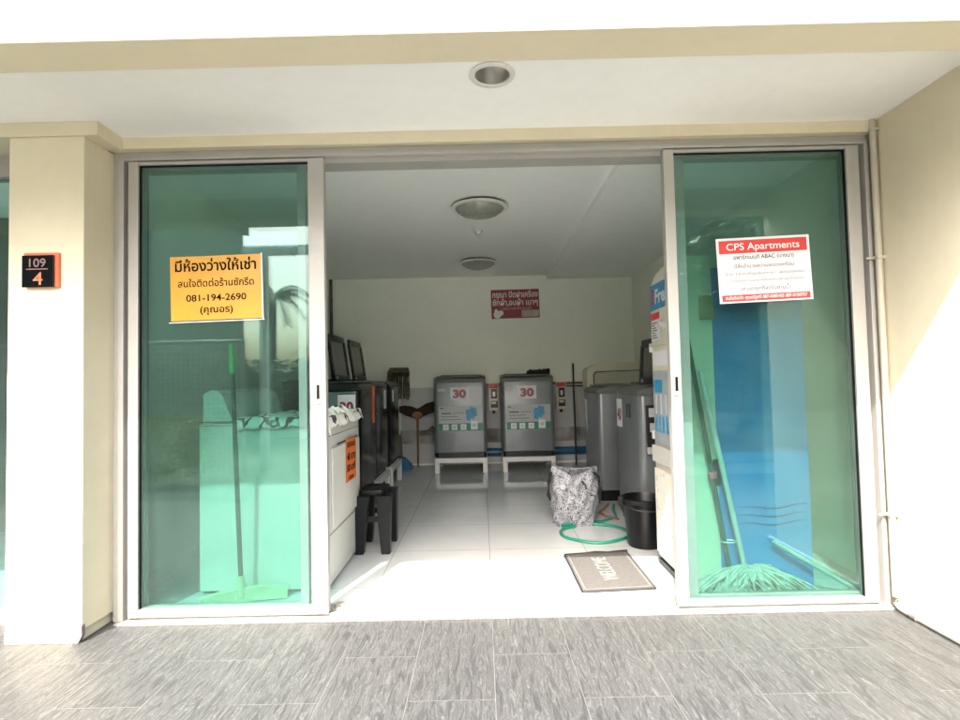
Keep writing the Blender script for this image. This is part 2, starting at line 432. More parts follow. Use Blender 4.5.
# ------------------------------------------------------------------ ground
bm = BM(); box(bm, -14, 14, -3.4, 0.10, -0.2, 0.0); struct('pavement', bm, PAVE)
bm = BM(); box(bm, -150, 150, -150, -3.402, -0.3, -0.06); struct('road', bm, ROAD)
bm = BM(); box(bm, -12, -1.4, -9.8, -3.5, -0.2, -0.05); struct('added_dark_ground', bm, pm('reflection_dimming_ground', (0.05, 0.065, 0.025), 0.9, 0, 0.4, 5, 0.8, 60))  # unseen dark ground added to dim the bright reflection in the left glass
bm = BM(); box(bm, -4.4, 1.97, 0.102, 4.45, -0.2, 0.008); struct('floor', bm, FLOOR)

# ------------------------------------------------------------------ the building
B = thing('apartment_building', 'cream painted ground floor bay of the apartment block around the laundry room', 'building', (0, 0, 0))
bm = BM(); box(bm, -2.06, -1.73, -0.216, 0.12, 0.05, 2.195, 0.004)
box(bm, -2.06, -1.745, -0.219, 0.12, 0.0, 0.05, 0.004)
pil = obj('pillar', bm, CREAM_DIRTY, B)
bm = BM()   # broken plaster at the pillar's foot
prism(bm, [(-1.765, 0.0), (-1.744, 0.0), (-1.727, 0.03), (-1.727, 0.075), (-1.742, 0.062), (-1.75, 0.05), (-1.768, 0.045)], 'Y', -0.2205, -0.200)
obj('chipped_corner', bm, MORTAR, pil)
bm = BM(); box(bm, -8, -1.665, -0.226, -0.06, 2.195, 2.257, 0.003); obj('pillar_cap', bm, CREAM, B)
bm = BM(); box(bm, -8, 1.87, -0.058, 0.10, 2.203, 2.75); obj('lintel', bm, CREAM, B)
bm = BM(); box(bm, 1.872, 2.05, -0.993, 0.10, 0, 2.72, 0.003); obj('side_wall', bm, CREAM, B)
bm = BM(); box(bm, -8, 8, -0.99, -0.835, 2.116, 3.4, 0.004); beam = obj('front_beam', bm, CREAM, B)
bm = BM()   # hairline crack in the render of the beam
tube(bm, [(-0.75, -0.9905, 2.13), (-0.745, -0.9905, 2.18), (-0.752, -0.9905, 2.25), (-0.747, -0.9905, 2.4)], 0.0006, 4)
obj('hairline_crack', bm, MORTAR, beam)
bm = BM()   # porch ceiling with the hole for the downlight
HC, HR = (0.065, -0.515), 0.078
rx0, rx1, ry0, ry1 = -8.0, 1.872, -0.837, -0.05
angs = sorted([2 * math.pi * k / 48 for k in range(48)] + [math.atan2(y - HC[1], x - HC[0]) % (2 * math.pi) for x in (rx0, rx1) for y in (ry0, ry1)])
inn, outr = [], []
for a in angs:
    dx, dy = math.cos(a), math.sin(a)
    k = min([(rx1 - HC[0]) / dx if dx > 1e-9 else 1e9, (rx0 - HC[0]) / dx if dx < -1e-9 else 1e9, (ry1 - HC[1]) / dy if dy > 1e-9 else 1e9, (ry0 - HC[1]) / dy if dy < -1e-9 else 1e9])
    inn.append((HC[0] + dx * HR, HC[1] + dy * HR)); outr.append((HC[0] + dx * k, HC[1] + dy * k))
for z, fl in ((2.257, False), (2.275, True)):
    vi = [bm.verts.new((*p, z)) for p in inn]; vo = [bm.verts.new((*p, z)) for p in outr]
    for i in range(len(angs)):
        j = (i + 1) % len(angs); q = (vi[i], vo[i], vo[j], vi[j])
        bm.faces.new(q[::-1] if not fl else q)
obj('porch_ceiling', bm, WHITEP, B)
bm = BM(); box(bm, -8, 2.05, -0.834, 4.6, 2.76, 2.95); obj('roof_slab', bm, WHITEP, B)
bm = BM(); box(bm, -4.5, 0.872, 0.10, 4.45, 2.425, 2.50); box(bm, 0.872, 1.99, 0.10, 4.45, 2.372, 2.50)
obj('room_ceiling', bm, WHITEP, B)
bm = BM(); box(bm, -4.6, 2.05, 4.45, 4.6, 0, 2.76); obj('back_wall', bm, ROOMW, B)
bm = BM(); box(bm, -2.05, -1.95, 0.10, 4.45, 0, 2.425); obj('partition_wall', bm, ROOMW, B)
bm = BM(); box(bm, 1.97, 2.05, 0.102, 4.45, 0, 2.76); obj('room_wall', bm, ROOMW, B)
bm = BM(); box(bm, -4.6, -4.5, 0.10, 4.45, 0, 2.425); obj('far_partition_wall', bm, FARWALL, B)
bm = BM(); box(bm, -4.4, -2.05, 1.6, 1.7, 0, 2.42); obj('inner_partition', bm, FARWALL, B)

# ------------------------------------------------------------------ door frame, doors
F = thing('door_frame', 'pale aluminium frame of the laundry entrance with head, jambs and worn white sill', 'door frame', (0.07, 0.03, 0))
bm = BM(); box(bm, -1.73, 1.872, -0.02, 0.10, 2.158, 2.2025, 0.002); box(bm, -1.70, 1.845, -0.034, 0.015, 2.1575, 2.172, 0.002)
box(bm, -1.70, 1.845, 0.0, 0.10, 2.135, 2.158); obj('head', bm, ALU, F)
for sx, (a, b_, c, d) in (('l', (-1.73, -1.70, -1.675, -1.66)), ('r', (1.872, 1.845, 1.825, 1.805))):
    bm = BM(); x0, x1 = sorted((a, b_)); box(bm, x0, x1, -0.02, 0.10, 0, 2.158, 0.002)
    x0, x1 = sorted((b_, c)); box(bm, x0 + 0.0005, x1, -0.036, 0.10, 0.0, 2.157, 0.002)
    x0, x1 = sorted((c, d)); box(bm, x0 + 0.0005, x1 - 0.0005, 0.012, 0.10, 0.0, 2.157, 0.001)
    obj('jamb', bm, ALU if sx == 'l' else ALU, F)
bm = BM(); box(bm, -1.70, 1.85, -0.062, 0.118, -0.004, 0.010, 0.003)
for y in (-0.012, 0.045): box(bm, -1.66, 1.82, y - 0.004, y + 0.004, 0.0102, 0.02, 0.001)
box(bm, -0.73, 0.885, 0.075, 0.115, 0.0101, 0.022, 0.002)
obj('sill', bm, SILL, F)

def sliding_door(name, label, x0, x1, ls, rs, y0, y1, zb, handle=None, group=None, dk=ALU):
    o = thing(name, label, 'sliding door', ((x0 + x1) / 2, (y0 + y1) / 2, 0.02), 0, group)
    bm = BM()
    box(bm, x0, x0 + ls, y0, y1, 0.021, 2.153, 0.003); obj('stile', bm, dk, o)
    bm = BM(); box(bm, x1 - rs, x1, y0, y1, 0.021, 2.153, 0.003); obj('stile', bm, dk, o)
    bm = BM(); box(bm, x0 + ls, x1 - rs, y0 + 0.002, y1 - 0.002, 0.021, zb, 0.003)
    obj('rail', bm, dk, o)
    bm = BM(); box(bm, x0 + ls, x1 - rs, y0 + 0.002, y1 - 0.002, 2.137, 2.153, 0.003); obj('rail', bm, dk, o)
    ym = (y0 + y1) / 2
    bm = BM(); g = 0.003
    a, b_, c, d = x0 + ls, x1 - rs, zb, 2.137
    box(bm, a, a + g, ym - 0.009, ym + 0.006, c, d); box(bm, b_ - g, b_, ym - 0.009, ym + 0.006, c, d)
    box(bm, a + g, b_ - g, ym - 0.009, ym + 0.006, d - g * 1.3, d)
    obj('gasket', bm, GASKET if dk is ALU else ALU_IN, o)
    bm = BM(); box(bm, a + 0.003, b_ - 0.003, ym - 0.003, ym + 0.003, c + 0.001, d - 0.003); obj('glass_pane', bm, GLASS, o)
    if handle:
        bm = BM(); hx = handle
        box(bm, hx - 0.012, hx + 0.012, y0 - 0.004, y0 + 0.001, 0.985, 1.085, 0.003)
        h = obj('handle', bm, ALU_IN, o)
        bm = BM(); box(bm, hx - 0.006, hx + 0.006, y0 - 0.0052, y0 - 0.0038, 1.01, 1.075, 0.001); obj('finger_recess', bm, GASKET, h)
    return o
sliding_door('sliding_door', 'front glass sliding door with the orange notice, left of the opening', -1.657, -0.73, 0.047, 0.075, -0.03, 0.012, 0.055, -0.765)
sliding_door('sliding_door', 'front glass sliding door with the red and white notice, right of the opening', 0.88, 1.803, 0.05, 0.06, -0.03, 0.012, 0.045, 0.905)
sliding_door('fixed_glass_panel', 'rear glass panel behind the sliding door with the orange notice', -1.665, -0.835, 0.05, 0.04, 0.024, 0.066, 0.05, None, None, ALU_IN)
sliding_door('fixed_glass_panel', 'rear glass panel behind the sliding door with the red and white notice', 0.945, 1.81, 0.05, 0.05, 0.024, 0.066, 0.05, None, None, ALU_IN)
# the neighbour's front, cut by the left edge of the photograph
NB = thing('neighbour_door', 'green glass door of the next unit, cut by the left edge beside the pillar', 'door', (-2.6, 0, 0))
bm = BM(); box(bm, -3.6, -2.06, -0.02, 0.06, 2.10, 2.2025, 0.002); box(bm, -2.066, -2.06, -0.02, 0.06, 0, 2.10); box(bm, -3.6, -2.066, -0.02, 0.06, 0, 0.06); box(bm, -3.6, -3.55, -0.02, 0.06, 0.06, 2.10)
obj('frame', bm, ALU, NB)
bm = BM(); box(bm, -3.55, -2.066, 0.01, 0.016, 0.06, 2.10); obj('glass_pane', bm, GLASS, NB)

# ------------------------------------------------------------------ signs
def notice(name, label, cx, cz, y, wdt, hgt, rot, m, lines, ink, extra=None):
    o = thing(name, label, 'notice', (cx, y, cz - hgt / 2))
    M = Matrix.Translation((cx, y, cz)) @ FRONT @ Matrix.Rotation(R(rot), 4, 'Z')
    bm = BM(); flat(bm, M, -wdt / 2, wdt / 2, -hgt / 2, hgt / 2, 0, 0.0012); obj('sheet', bm, m, o)
    if extra: extra(o, M)
    lettering('lettering', lines, M @ Matrix.Translation((0, 0, 0.0018)), ink, o)
    return o
def orange_extra(o, M):
    bm = BM()
    flat(bm, M, -0.226, 0.226, -0.162, -0.158, 0.0002, 0.0015)
    flat(bm, M, 0.216, 0.222, -0.158, 0.158, 0.0002, 0.0015)
    obj('clear_sleeve_edge', bm, PAPERW, o)
n1 = notice('rental_notice', 'orange Thai room to rent notice with black lettering on the glass', -1.249, 1.547, -0.0125, 0.432, 0.305, 1.1, PAPERO,
  [('มีห้องว่างให้เช่า', 0.0, 0.082, 0.385, 0.068, 0.022), ('สนใจติดต่อร้านซักรีด', 0.0, 0.007, 0.36, 0.046, 0.012),
   ('081-194-2690', 0.0, -0.062, 0.285, 0.044, 0.018), ('(คุณอร)', 0.0, -0.118, 0.155, 0.044, 0.02)], INK, orange_extra)
def red_extra(o, M):
    bm = BM(); flat(bm, M, -0.208, 0.208, 0.080, 0.143, 0.0002, 0.0016); obj('title_band', bm, RED, o)
    bm = BM(); flat(bm, M, -0.208, 0.208, -0.147, -0.116, 0.0002, 0.0016); obj('contact_band', bm, RED, o)
    ins = M @ Matrix.Translation((0, 0, 0.0022))
    lettering('title_lettering', [('CPS Apartments', 0.0, 0.096, 0.345, 0.047, 0.004)], ins, WHITEINK, o)
    lettering('contact_lettering', [('สนใจติดต่อ คุณณัฐศรี 087-0385405 087-0150757', 0.0, -0.137, 0.385, 0.021, 0.008)], ins, WHITEINK, o)
n2 = notice('apartment_notice', 'white paper notice with red bands reading CPS Apartments on the glass', 1.345, 1.575, -0.0125, 0.44, 0.308, 1.8, PAPERW,
  [('อพาร์ทเมนท์ ABAC (บางนา)', 0.0, 0.052, 0.285, 0.027, 0.012), ('มีสิ่งอำนวยความสะดวกพร้อม', 0.0, 0.010, 0.28, 0.025, 0.004),
   ('ให้เช่า 3 ห้องเครื่องปรับอากาศ + เฟอร์นิเจอร์ครบ', 0.0, -0.024, 0.37, 0.019, 0.0), ('ระบบรักษาความปลอดภัยตลอดเวลาและที่จอดรถ', 0.0, -0.056, 0.365, 0.019, 0.0),
   ('(ค่าเช่าถูกที่สุดในย่านนี้)', 0.0, -0.098, 0.235, 0.026, 0.008)], GREYINK, red_extra)

o = thing('house_number_plaque', 'small black plaque with red orange edging reading 109 over 4 on the pillar', 'plaque', (-1.905, -0.216, 1.525))
bm = BM(); box(bm, -1.978, -1.828, -0.232, -0.2165, 1.527, 1.676, 0.001); obj('backing', bm, REDFR, o)
bm = BM(); box(bm, -1.980, -1.843, -0.240, -0.2322, 1.525, 1.664, 0.001); obj('face', bm, PLAQUE, o)
Mp = Matrix.Translation((-1.912, -0.2412, 1.595)) @ FRONT
lettering('unit_digits', [('109', 0, 0.018, 0.072, 0.052, 0.012)], Mp, pm('dull_grey_digits', (0.20, 0.12, 0.12), 0.4), o)
bm = BM(); flat(bm, Mp, -0.048, 0.046, 0.006, 0.010, 0, 0.0008); obj('divider', bm, pm('dull_red_rule', (0.28, 0.15, 0.13), 0.4), o)
lettering('lower_digit', [('4', 0.002, -0.060, 0.042, 0.078, 0.006)], Mp, pm('orange_digit', (0.70, 0.20, 0.09), 0.4), o)

Mr = Matrix.Translation((0.452, 4.448, 2.06)) @ FRONT @ Matrix.Rotation(R(0.6), 4, 'Z')
o = thing('lid_notice', 'dark red Thai notice with white lettering on the back wall above the machines', 'notice', (0.452, 4.45, 1.87))
bm = BM(); flat(bm, Mr, -0.312, 0.312, -0.187, 0.187, -0.002, 0.002); obj('sheet', bm, DKRED, o)
bm = BM(); flat(bm, Mr, 0.08, 0.30, -0.172, -0.085, 0.002, 0.003); obj('pale_panel', bm, pm('pale_print_panel', (0.42, 0.36, 0.33), 0.3, 0, 0.3, 6), o)
lettering('lettering', [('กรุณา ปิดฝาเครื่อง', 0.0, 0.085, 0.585, 0.105, 0.012), ('ซักผ้า,อบผ้า เบาๆ', 0.0, -0.018, 0.585, 0.105, 0.012)], Mr @ Matrix.Translation((0, 0, 0.003)), WHITEINK, o)
lettering('small_lettering', [('กรุณาอย่าทิ้งเศษผ้า', 0.02, -0.075, 0.38, 0.05, 0.015)], Mr @ Matrix.Translation((0, 0, 0.0035)), pm('faded_ink', (0.5, 0.3, 0.25), 0.5), o)
bm = BM()
for (x, y, s) in ((-0.235, -0.135, 0.05), (-0.19, -0.115, 0.035), (-0.25, -0.085, 0.022)):
    t = bmesh.new(); bmesh.ops.create_circle(t, cap_ends=True, segments=16, radius=s); merge(bm, t, Mr @ Matrix.Translation((x, y, 0.0032 + s * 0.01)))
obj('pictograph', bm, WHITEINK, o)

# ------------------------------------------------------------------ lights and pipes
o = thing('porch_downlight', 'round recessed metal downlight in the porch ceiling', 'light', (HC[0], HC[1], 2.257))
bm = BM(); lathe(bm, [(0.066, -0.001), (0.086, -0.0015), (0.089, -0.004), (0.086, -0.008), (0.070, -0.009), (0.066, -0.004), (0.066, -0.001)], (HC[0], HC[1], 2.257), 48, caps=False)
obj('trim_ring', bm, pm('white_trim', (0.72, 0.71, 0.68), 0.4), o, True)
bm = BM(); lathe(bm, [(0.068, -0.003), (0.064, 0.03), (0.058, 0.06), (0.045, 0.09), (0.02, 0.105), (0.0, 0.108)], (HC[0], HC[1], 2.257), 48, caps=False); obj('reflector', bm, CHROME, o, True)
bm = BM(); tube(bm, [(HC[0] + 0.03, HC[1] + 0.02, 2.34), (HC[0] + 0.026, HC[1] + 0.012, 2.30)], 0.009, 10); obj('lamp_socket', bm, DARKGREY, o, True)
def ceiling_light(label, x, y, z):
    o = thing('ceiling_light', label, 'light', (x, y, z), 0, 'unlit round lights on the laundry ceiling')
    bm = BM(); lathe(bm, [(0.195, -0.001), (0.205, -0.006), (0.205, -0.014), (0.195, -0.016), (0.0, -0.016)], (x, y, z), 56); obj('base', bm, DARKGREY, o, True)  # dark grey disc paints in the shadow gap above the ring
    bm = BM(); lathe(bm, [(0.186, -0.017), (0.214, -0.017), (0.218, -0.024), (0.212, -0.032), (0.188, -0.034), (0.186, -0.017)], (x, y, z), 56, caps=False); obj('ring', bm, pm('white_ring', (0.74, 0.73, 0.70), 0.35), o, True)
    bm = BM(); lathe(bm, [(0.187, -0.03), (0.17, -0.052), (0.14, -0.072), (0.09, -0.088), (0.04, -0.095), (0.0, -0.096)], (x, y, z), 56); obj('diffuser', bm, FROST, o, True)
ceiling_light('round ceiling light with frosted bowl nearer the entrance', 0.01, 1.56, 2.425)
ceiling_light('round ceiling light with frosted bowl nearer the back wall', -0.012, 3.52, 2.425)
bm = BM(); lathe(bm, [(0.034, 0), (0.034, -0.016), (0.026, -0.018), (0.024, -0.03), (0.012, -0.034), (0, -0.034)], (0.004, 2.28, 2.425), 24)
tag(obj('ceiling_sensor', bm, pm('sensor_white', (0.68, 0.66, 0.58), 0.5), None, True), 'tiny white sensor on the ceiling between the two round lights', 'sensor')

o = thing('wall_conduit', 'cream plastic pipe down the door corner and along the right wall foot', 'pipe', (1.85, -0.07, 0))
bm = BM(); tube(bm, [(1.851, -0.062, 2.256), (1.851, -0.062, 0.06), (1.851, -0.066, 0.035), (1.851, -0.085, 0.02), (1.851, -0.12, 0.016), (1.851, -0.6, 0.016), (1.851, -1.04, 0.016)], 0.0145, 12); obj('pipe', bm, PIPEC, o, True)
for z in (2.2, 1.60, 0.42):
    bm = BM(); box(bm, 1.833, 1.8735, -0.079, -0.045, z, z + 0.014, 0.002); box(bm, 1.80, 1.835, -0.055, -0.047, z + 0.002, z + 0.010, 0.001); obj('clip', bm, PIPEC, o)
bm = BM(); tube(bm, [(1.851, -0.15, 0.017), (1.851, -0.19, 0.017)], 0.019, 12); obj('coupling', bm, MORTAR, o, True)
bm = BM(); tube(bm, [(-1.925, 4.42, 0.01), (-1.925, 4.42, 2.424)], 0.018, 10); tag(obj('corner_pipe', bm, GRIME, None, True), 'thin dark pipe in the far left room corner', 'pipe')

# ------------------------------------------------------------------ top loading washers (local: front faces -Y, base at z=0)
def washer(name, label, loc, rz, wd, dp, h, body, deck, plinth_h=0.05, lid=None, lidmat=SMOKE, group=None, lid_h=0.42, lid_y=0.36):
    o = thing(name, label, 'washing machine', loc, rz, group)
    bm = BM(); rbox(bm, -wd / 2 + 0.015, wd / 2 - 0.015, 0.02, dp - 0.02, 0, plinth_h + 0.01, 0.03, 0); obj('plinth', bm, BLACK, o, False, True)
    bm = BM(); rbox(bm, -wd / 2, wd / 2, 0, dp, plinth_h, h - 0.055, 0.045, 0.008); obj('body', bm, body, o, True, True)
    # deck with sloping front lip
    bm = BM()
    prism(bm, [(0.0, h - 0.053), (dp, h - 0.053), (dp, h + 0.025), (dp - 0.12, h + 0.02), (0.10, h), (0.03, h - 0.012), (0.006, h - 0.03)], 'X', -wd / 2 + 0.004, wd / 2 - 0.004)
    dk = obj('top_deck', bm, deck, o, True, True)
    bm = BM(); rbox(bm, -wd / 2 + 0.05, wd / 2 - 0.05, dp - 0.13, dp - 0.02, h + 0.018, h + 0.032, 0.015, 0.004); obj('control_panel', bm, BLACKG, dk, True, True)
    if lid is None:
        bm = BM(); rbox(bm, -wd / 2 + 0.035, wd / 2 - 0.035, 0.05, dp - 0.14, h + 0.003, h + 0.016, 0.03, 0.004); obj('lid', bm, lidmat, o, True, True)
    else:
        t = bmesh.new(); fw = wd - 0.06
        box(t, -fw / 2, -fw / 2 + 0.05, -0.012, 0.012, 0, lid_h - 0.04, 0.005); box(t, fw / 2 - 0.05, fw / 2, -0.012, 0.012, 0, lid_h - 0.04, 0.005)
        box(t, -fw / 2, fw / 2, -0.0125, 0.0125, 0.0, 0.05, 0.005); box(t, -fw / 2 + 0.02, fw / 2 - 0.02, -0.0125, 0.0125, lid_h - 0.06, lid_h, 0.012, 3)
        M = Matrix.Translation((0, lid_y, h + 0.015)) @ Matrix.Rotation(R(lid), 4, 'X')
        bm = BM(); merge(bm, t, M); l = obj('lid', bm, BLACK, o, True, True)
        bm = BM(); t = bmesh.new(); box(t, -fw / 2 + 0.045, fw / 2 - 0.045, -0.004, 0.004, 0.045, lid_h - 0.055); merge(bm, t, M); obj('lid_window', bm, lidmat, l, False, True)
        bm = BM()
        for sx in (-0.5, 0.32):
            t = bmesh.new(); box(t, fw * sx + 0.06, fw * sx + 0.11, -0.0145, -0.012, 0.012, 0.036, 0.001); merge(bm, t, M); obj('lid_tag', bm, GREYP, l, False, True); bm = BM()
    return o

def sticker(parent, name, M, wd, hg, m, lines=None, ink=INK, lname='numeral'):
    bm = BM(); flat(bm, M, -wd / 2, wd / 2, -hg / 2, hg / 2, 0, 0.0015); s = obj(name, bm, m, parent, False, True)
    if lines: bm = text_bm(lines); bm.transform(M @ Matrix.Translation((0, 0, 0.0022))); obj(lname, bm, ink, s, False, True)
    return s

g30 = 'silver washers priced 30 along the back wall'
def back_washer(label, x):
    o = washer('top_load_washer', label, (x, 3.78, 0.185), 0, 0.612, 0.57, 0.935, SILVER, SILVER_DK, 0.06, None, SILVER_DK, g30)
    MF = Matrix.Translation((0, -0.0005, 0)) @ FRONT
    def at(dx, z): return Matrix.Translation((dx, -0.0005, z)) @ FRONT
    sticker(o, 'price_sticker', at(-0.005, 0.745), 0.215, 0.15, PAPERW, [('30', 0, -0.045, 0.155, 0.125, 0.055)], DKRED)
    sticker(o, 'badge', at(-0.215, 0.79), 0.085, 0.03, GREYP)
    l = sticker(o, 'feature_label', at(0.005, 0.455), 0.51, 0.29, LABELG)
    bm = BM(); M = at(0.005, 0.455); flat(bm, M, -0.255, 0.255, -0.143, -0.055, 0.001, 0.0022); obj('green_band', bm, GREENP, l, False, True)
    bm = BM()
    for k in (-0.175, -0.075, 0.03):
        flat(bm, M, k - 0.033, k + 0.033, -0.132, -0.066, 0.002, 0.003); obj('icon', bm, PAPERW, l, False, True); bm = BM()
    flat(bm, M, 0.115, 0.195, -0.13, -0.03, 0.002, 0.0032); obj('icon', bm, PAPERW, l, False, True)
    bm = BM()
    for (bx, by, br) in ((-0.175, -0.099, 0.018), (-0.075, -0.099, 0.018), (0.03, -0.099, 0.018), (0.155, -0.08, 0.022)):
        t = bmesh.new(); bmesh.ops.create_circle(t, cap_ends=True, segments=12, radius=br); merge(bm, t, M @ Matrix.Translation((bx, by, 0.0038)))
        obj('icon_mark', bm, GREYP, l, False, True); bm = BM()
    rnd = random.Random(3)
    pts = []
    for k in range(28):
        a = 2 * math.pi * k / 28; rr = 0.062 + rnd.uniform(-0.014, 0.012) + (0.022 if 3 < k < 8 or 17 < k < 21 else 0)
        pts.append((0.125 + rr * math.cos(a) * 1.1, 0.055 + rr * math.sin(a)))
    t = bmesh.new(); prism(t, pts, 'Z', 0.001, 0.0026); merge(bm, t, M); obj('water_splash', bm, BLUEP, l, False, True)
    bm = BM()
    for k, (x0, x1, y) in enumerate([(-0.24, -0.20, 0.115), (-0.225, -0.11, 0.055), (-0.09, 0.03, 0.06), (-0.23, -0.03, 0.02), (-0.23, 0.01, -0.015)]):
        flat(bm, M, x0, x1, y, y + (0.013 if k in (0, 1) else 0.006), 0.001, 0.002)
    obj('print_lines', bm, DARKGREY, l, False, True)
    return o
back_washer('silver top loader numbered 30 in the back row, on the left beside the broom', -0.262)
back_washer('silver top loader numbered 30 in the back row, with black cloth on its lid', 0.527)
def stand(name, label, x0, x1, y0, y1, h, tw, m, group=None, ground=0.008):
    o = thing(name, label, 'stand', ((x0 + x1) / 2, (y0 + y1) / 2, ground), 0, group)
    bm = BM()
    box(bm, x0, x1, y0, y0 + tw, h - tw, h, 0.003); box(bm, x0, x1, y1 - tw, y1, h - tw, h, 0.003)
    box(bm, x0, x0 + tw, y0 + tw, y1 - tw, h - tw, h - 0.001, 0.002); box(bm, x1 - tw, x1, y0 + tw, y1 - tw, h - tw, h - 0.001, 0.002)
    obj('top_frame', bm, m, o)
    for x in (x0, x1 - tw):
        for y in (y0, y1 - tw):
            bm = BM(); box(bm, x, x + tw, y, y + tw, ground, h - tw, 0.002); obj('leg', bm, m, o)
    return o
gs = 'white steel washer stands at the back wall'
stand('washer_stand', 'white steel stand under the washer beside the broom', -0.568, 0.044, 3.775, 4.34, 0.183, 0.055, STANDW, gs)
stand('washer_stand', 'white steel stand under the washer with the black cloth', 0.221, 0.833, 3.775, 4.34, 0.183, 0.055, STANDW, gs)

gb = 'black washers along the left wall'
def side_sticker(o, x, z, wd, hg, m, lines=None, ink=INK, y=-0.0006):
    return sticker(o, 'price_sticker', Matrix.Translation((x, y, z)) @ FRONT, wd, hg, m, lines, ink)
b1 = washer('black_washer', 'black top loader behind the white dryer, nearest of the left row', (-0.90, 1.74, 0.24), R(90), 0.60, 0.58, 0.84, BLACKG, BLACK, 0.04, None, SMOKE, gb)
b2 = washer('black_washer', 'black top loader with open lid, middle of the left row', (-0.925, 2.43, 0.24), R(90), 0.62, 0.58, 0.85, BLACKG, BLACK, 0.04, -8, SMOKE, gb)
b3 = washer('black_washer', 'black top loader with open lid, farthest of the left row', (-0.925, 3.16, 0.24), R(90), 0.62, 0.58, 0.85, BLACKG, BLACK, 0.04, -8, SMOKE, gb)
side_sticker(b1, 0.18, 0.66, 0.10, 0.30, ORANGE); side_sticker(b2, 0.16, 0.68, 0.10, 0.17, PAPERW); side_sticker(b3, -0.1, 0.7, 0.08, 0.12, PAPERW)
# number sticker on the near flank of the first one
Ms = Matrix.Translation((-0.3006, 0.10, 0.675)) @ LEFTF
sticker(b1, 'number_sticker', Ms, 0.13, 0.16, PAPERW, [('30', 0, -0.045, 0.10, 0.10, 0.05)], DKRED)
gs2 = 'steel stands under the black washers'
for a, b_, nm in ((1.45, 2.03, 'nearest'), (2.12, 2.74, 'middle'), (2.85, 3.47, 'farthest')):
    stand('washer_stand', 'grey white steel stand under the %s black washer' % nm, -1.50, -0.905, a, b_, 0.238, 0.05, STANDW, gs2)

gr = 'silver washers facing left along the right wall'
w1 = washer('silver_washer', 'silver top loader with raised lid and number 40 beside the water machine', (1.05, 1.42, 0.008), R(-90), 0.62, 0.62, 1.0, SILVER, SILVER_DK, 0.05, -4, SMOKE, gr, 0.34, 0.19)
w2 = washer('silver_washer', 'silver top loader with white paper on its front, behind the one numbered 40', (1.0, 2.50, 0.008), R(-90), 0.62, 0.58, 0.99, SILVER, SILVER_DK, 0.09, None, SILVER_DK, gr)
sticker(w1, 'number_sticker', Matrix.Translation((-0.205, -0.0006, 0.80)) @ FRONT, 0.15, 0.21, PAPERW, [('40', 0, -0.05, 0.12, 0.12, 0.05)], DKRED)
bm = BM()
for dx in (0.0, 0.07): flat(bm, Matrix.Translation((dx + 0.02, -0.0006, 0.83)) @ FRONT, -0.02, 0.02, -0.05, 0.05)
obj('dark_labels', bm, BLACK, w1, False, True)
def coinbox_local(o, y0):
    bm = BM(); box(bm, 0.3105, 0.335, y0, y0 + 0.09, 0.55, 0.88, 0.004); c = obj('coin_mechanism', bm, DARKGREY, o, False, True)
    bm = BM(); box(bm, 0.335, 0.340, y0 + 0.015, y0 + 0.07, 0.80, 0.86, 0.002); obj('coin_slot', bm, STEEL, c, False, True); bm = BM(); box(bm, 0.335, 0.341, y0 + 0.02, y0 + 0.05, 0.70, 0.76, 0.002); obj('coin_button', bm, STEEL, c, False, True); bm = BM(); box(bm, 0.335, 0.36, y0 - 0.004, y0 + 0.06, 0.555, 0.60, 0.004)
    obj('padlock', bm, STEEL, c, False, True)
coinbox_local(w1, 0.045)
bm = BM(); box(bm, 0.281, 0.30, 0.05, 0.12, 0.62, 0.9, 0.004); obj('coin_mechanism', bm, DARKGREY, w2, False, True)
bm = BM(); prism(bm, [(-0.255, 0.88), (-0.16, 0.86), (-0.15, 0.60), (-0.175, 0.55), (-0.2, 0.64), (-0.235, 0.70)], 'Y', -0.006, -0.003); obj('paper_slip', bm, PAPERW, w2, False, True)
# twin tub against the far right
o = thing('cream_washer', 'old cream washing machine with tall rounded control back in the far right corner', 'washing machine', (1.50, 3.2, 0.008))
bm = BM(); rbox(bm, 1.25, 1.88, 3.2, 3.8, 0.04, 0.97, 0.03, 0.01); obj('body', bm, CREAM_EN, o, True)
bm = BM(); pts = [(1.17, 0.95), (1.85, 0.95), (1.85, 1.25), (1.45, 1.25), (1.28, 1.225), (1.20, 1.20), (1.175, 1.16)]
prism(bm, pts, 'Y', 3.5, 3.78); p = obj('control_back', bm, CREAM_EN, o, True)
bm = BM(); prism(bm, [(1.24, 1.0), (1.80, 1.0), (1.80, 1.16), (1.27, 1.15), (1.24, 1.12)], 'Y', 3.492, 3.4995); q = obj('dark_bezel', bm, DARKGREY, p)
bm = BM(); prism(bm, [(1.25, 1.01), (1.79, 1.01), (1.79, 1.15), (1.28, 1.14), (1.25, 1.115)], 'Y', 3.488, 3.4915); obj('control_face', bm, pm('dull_cream', (0.46, 0.45, 0.36), 0.4), p)
bm = BM(); box(bm, 1.19, 1.83, 3.22, 3.48, 0.9705, 0.985, 0.006); obj('lid', bm, SILVER_DK, o)

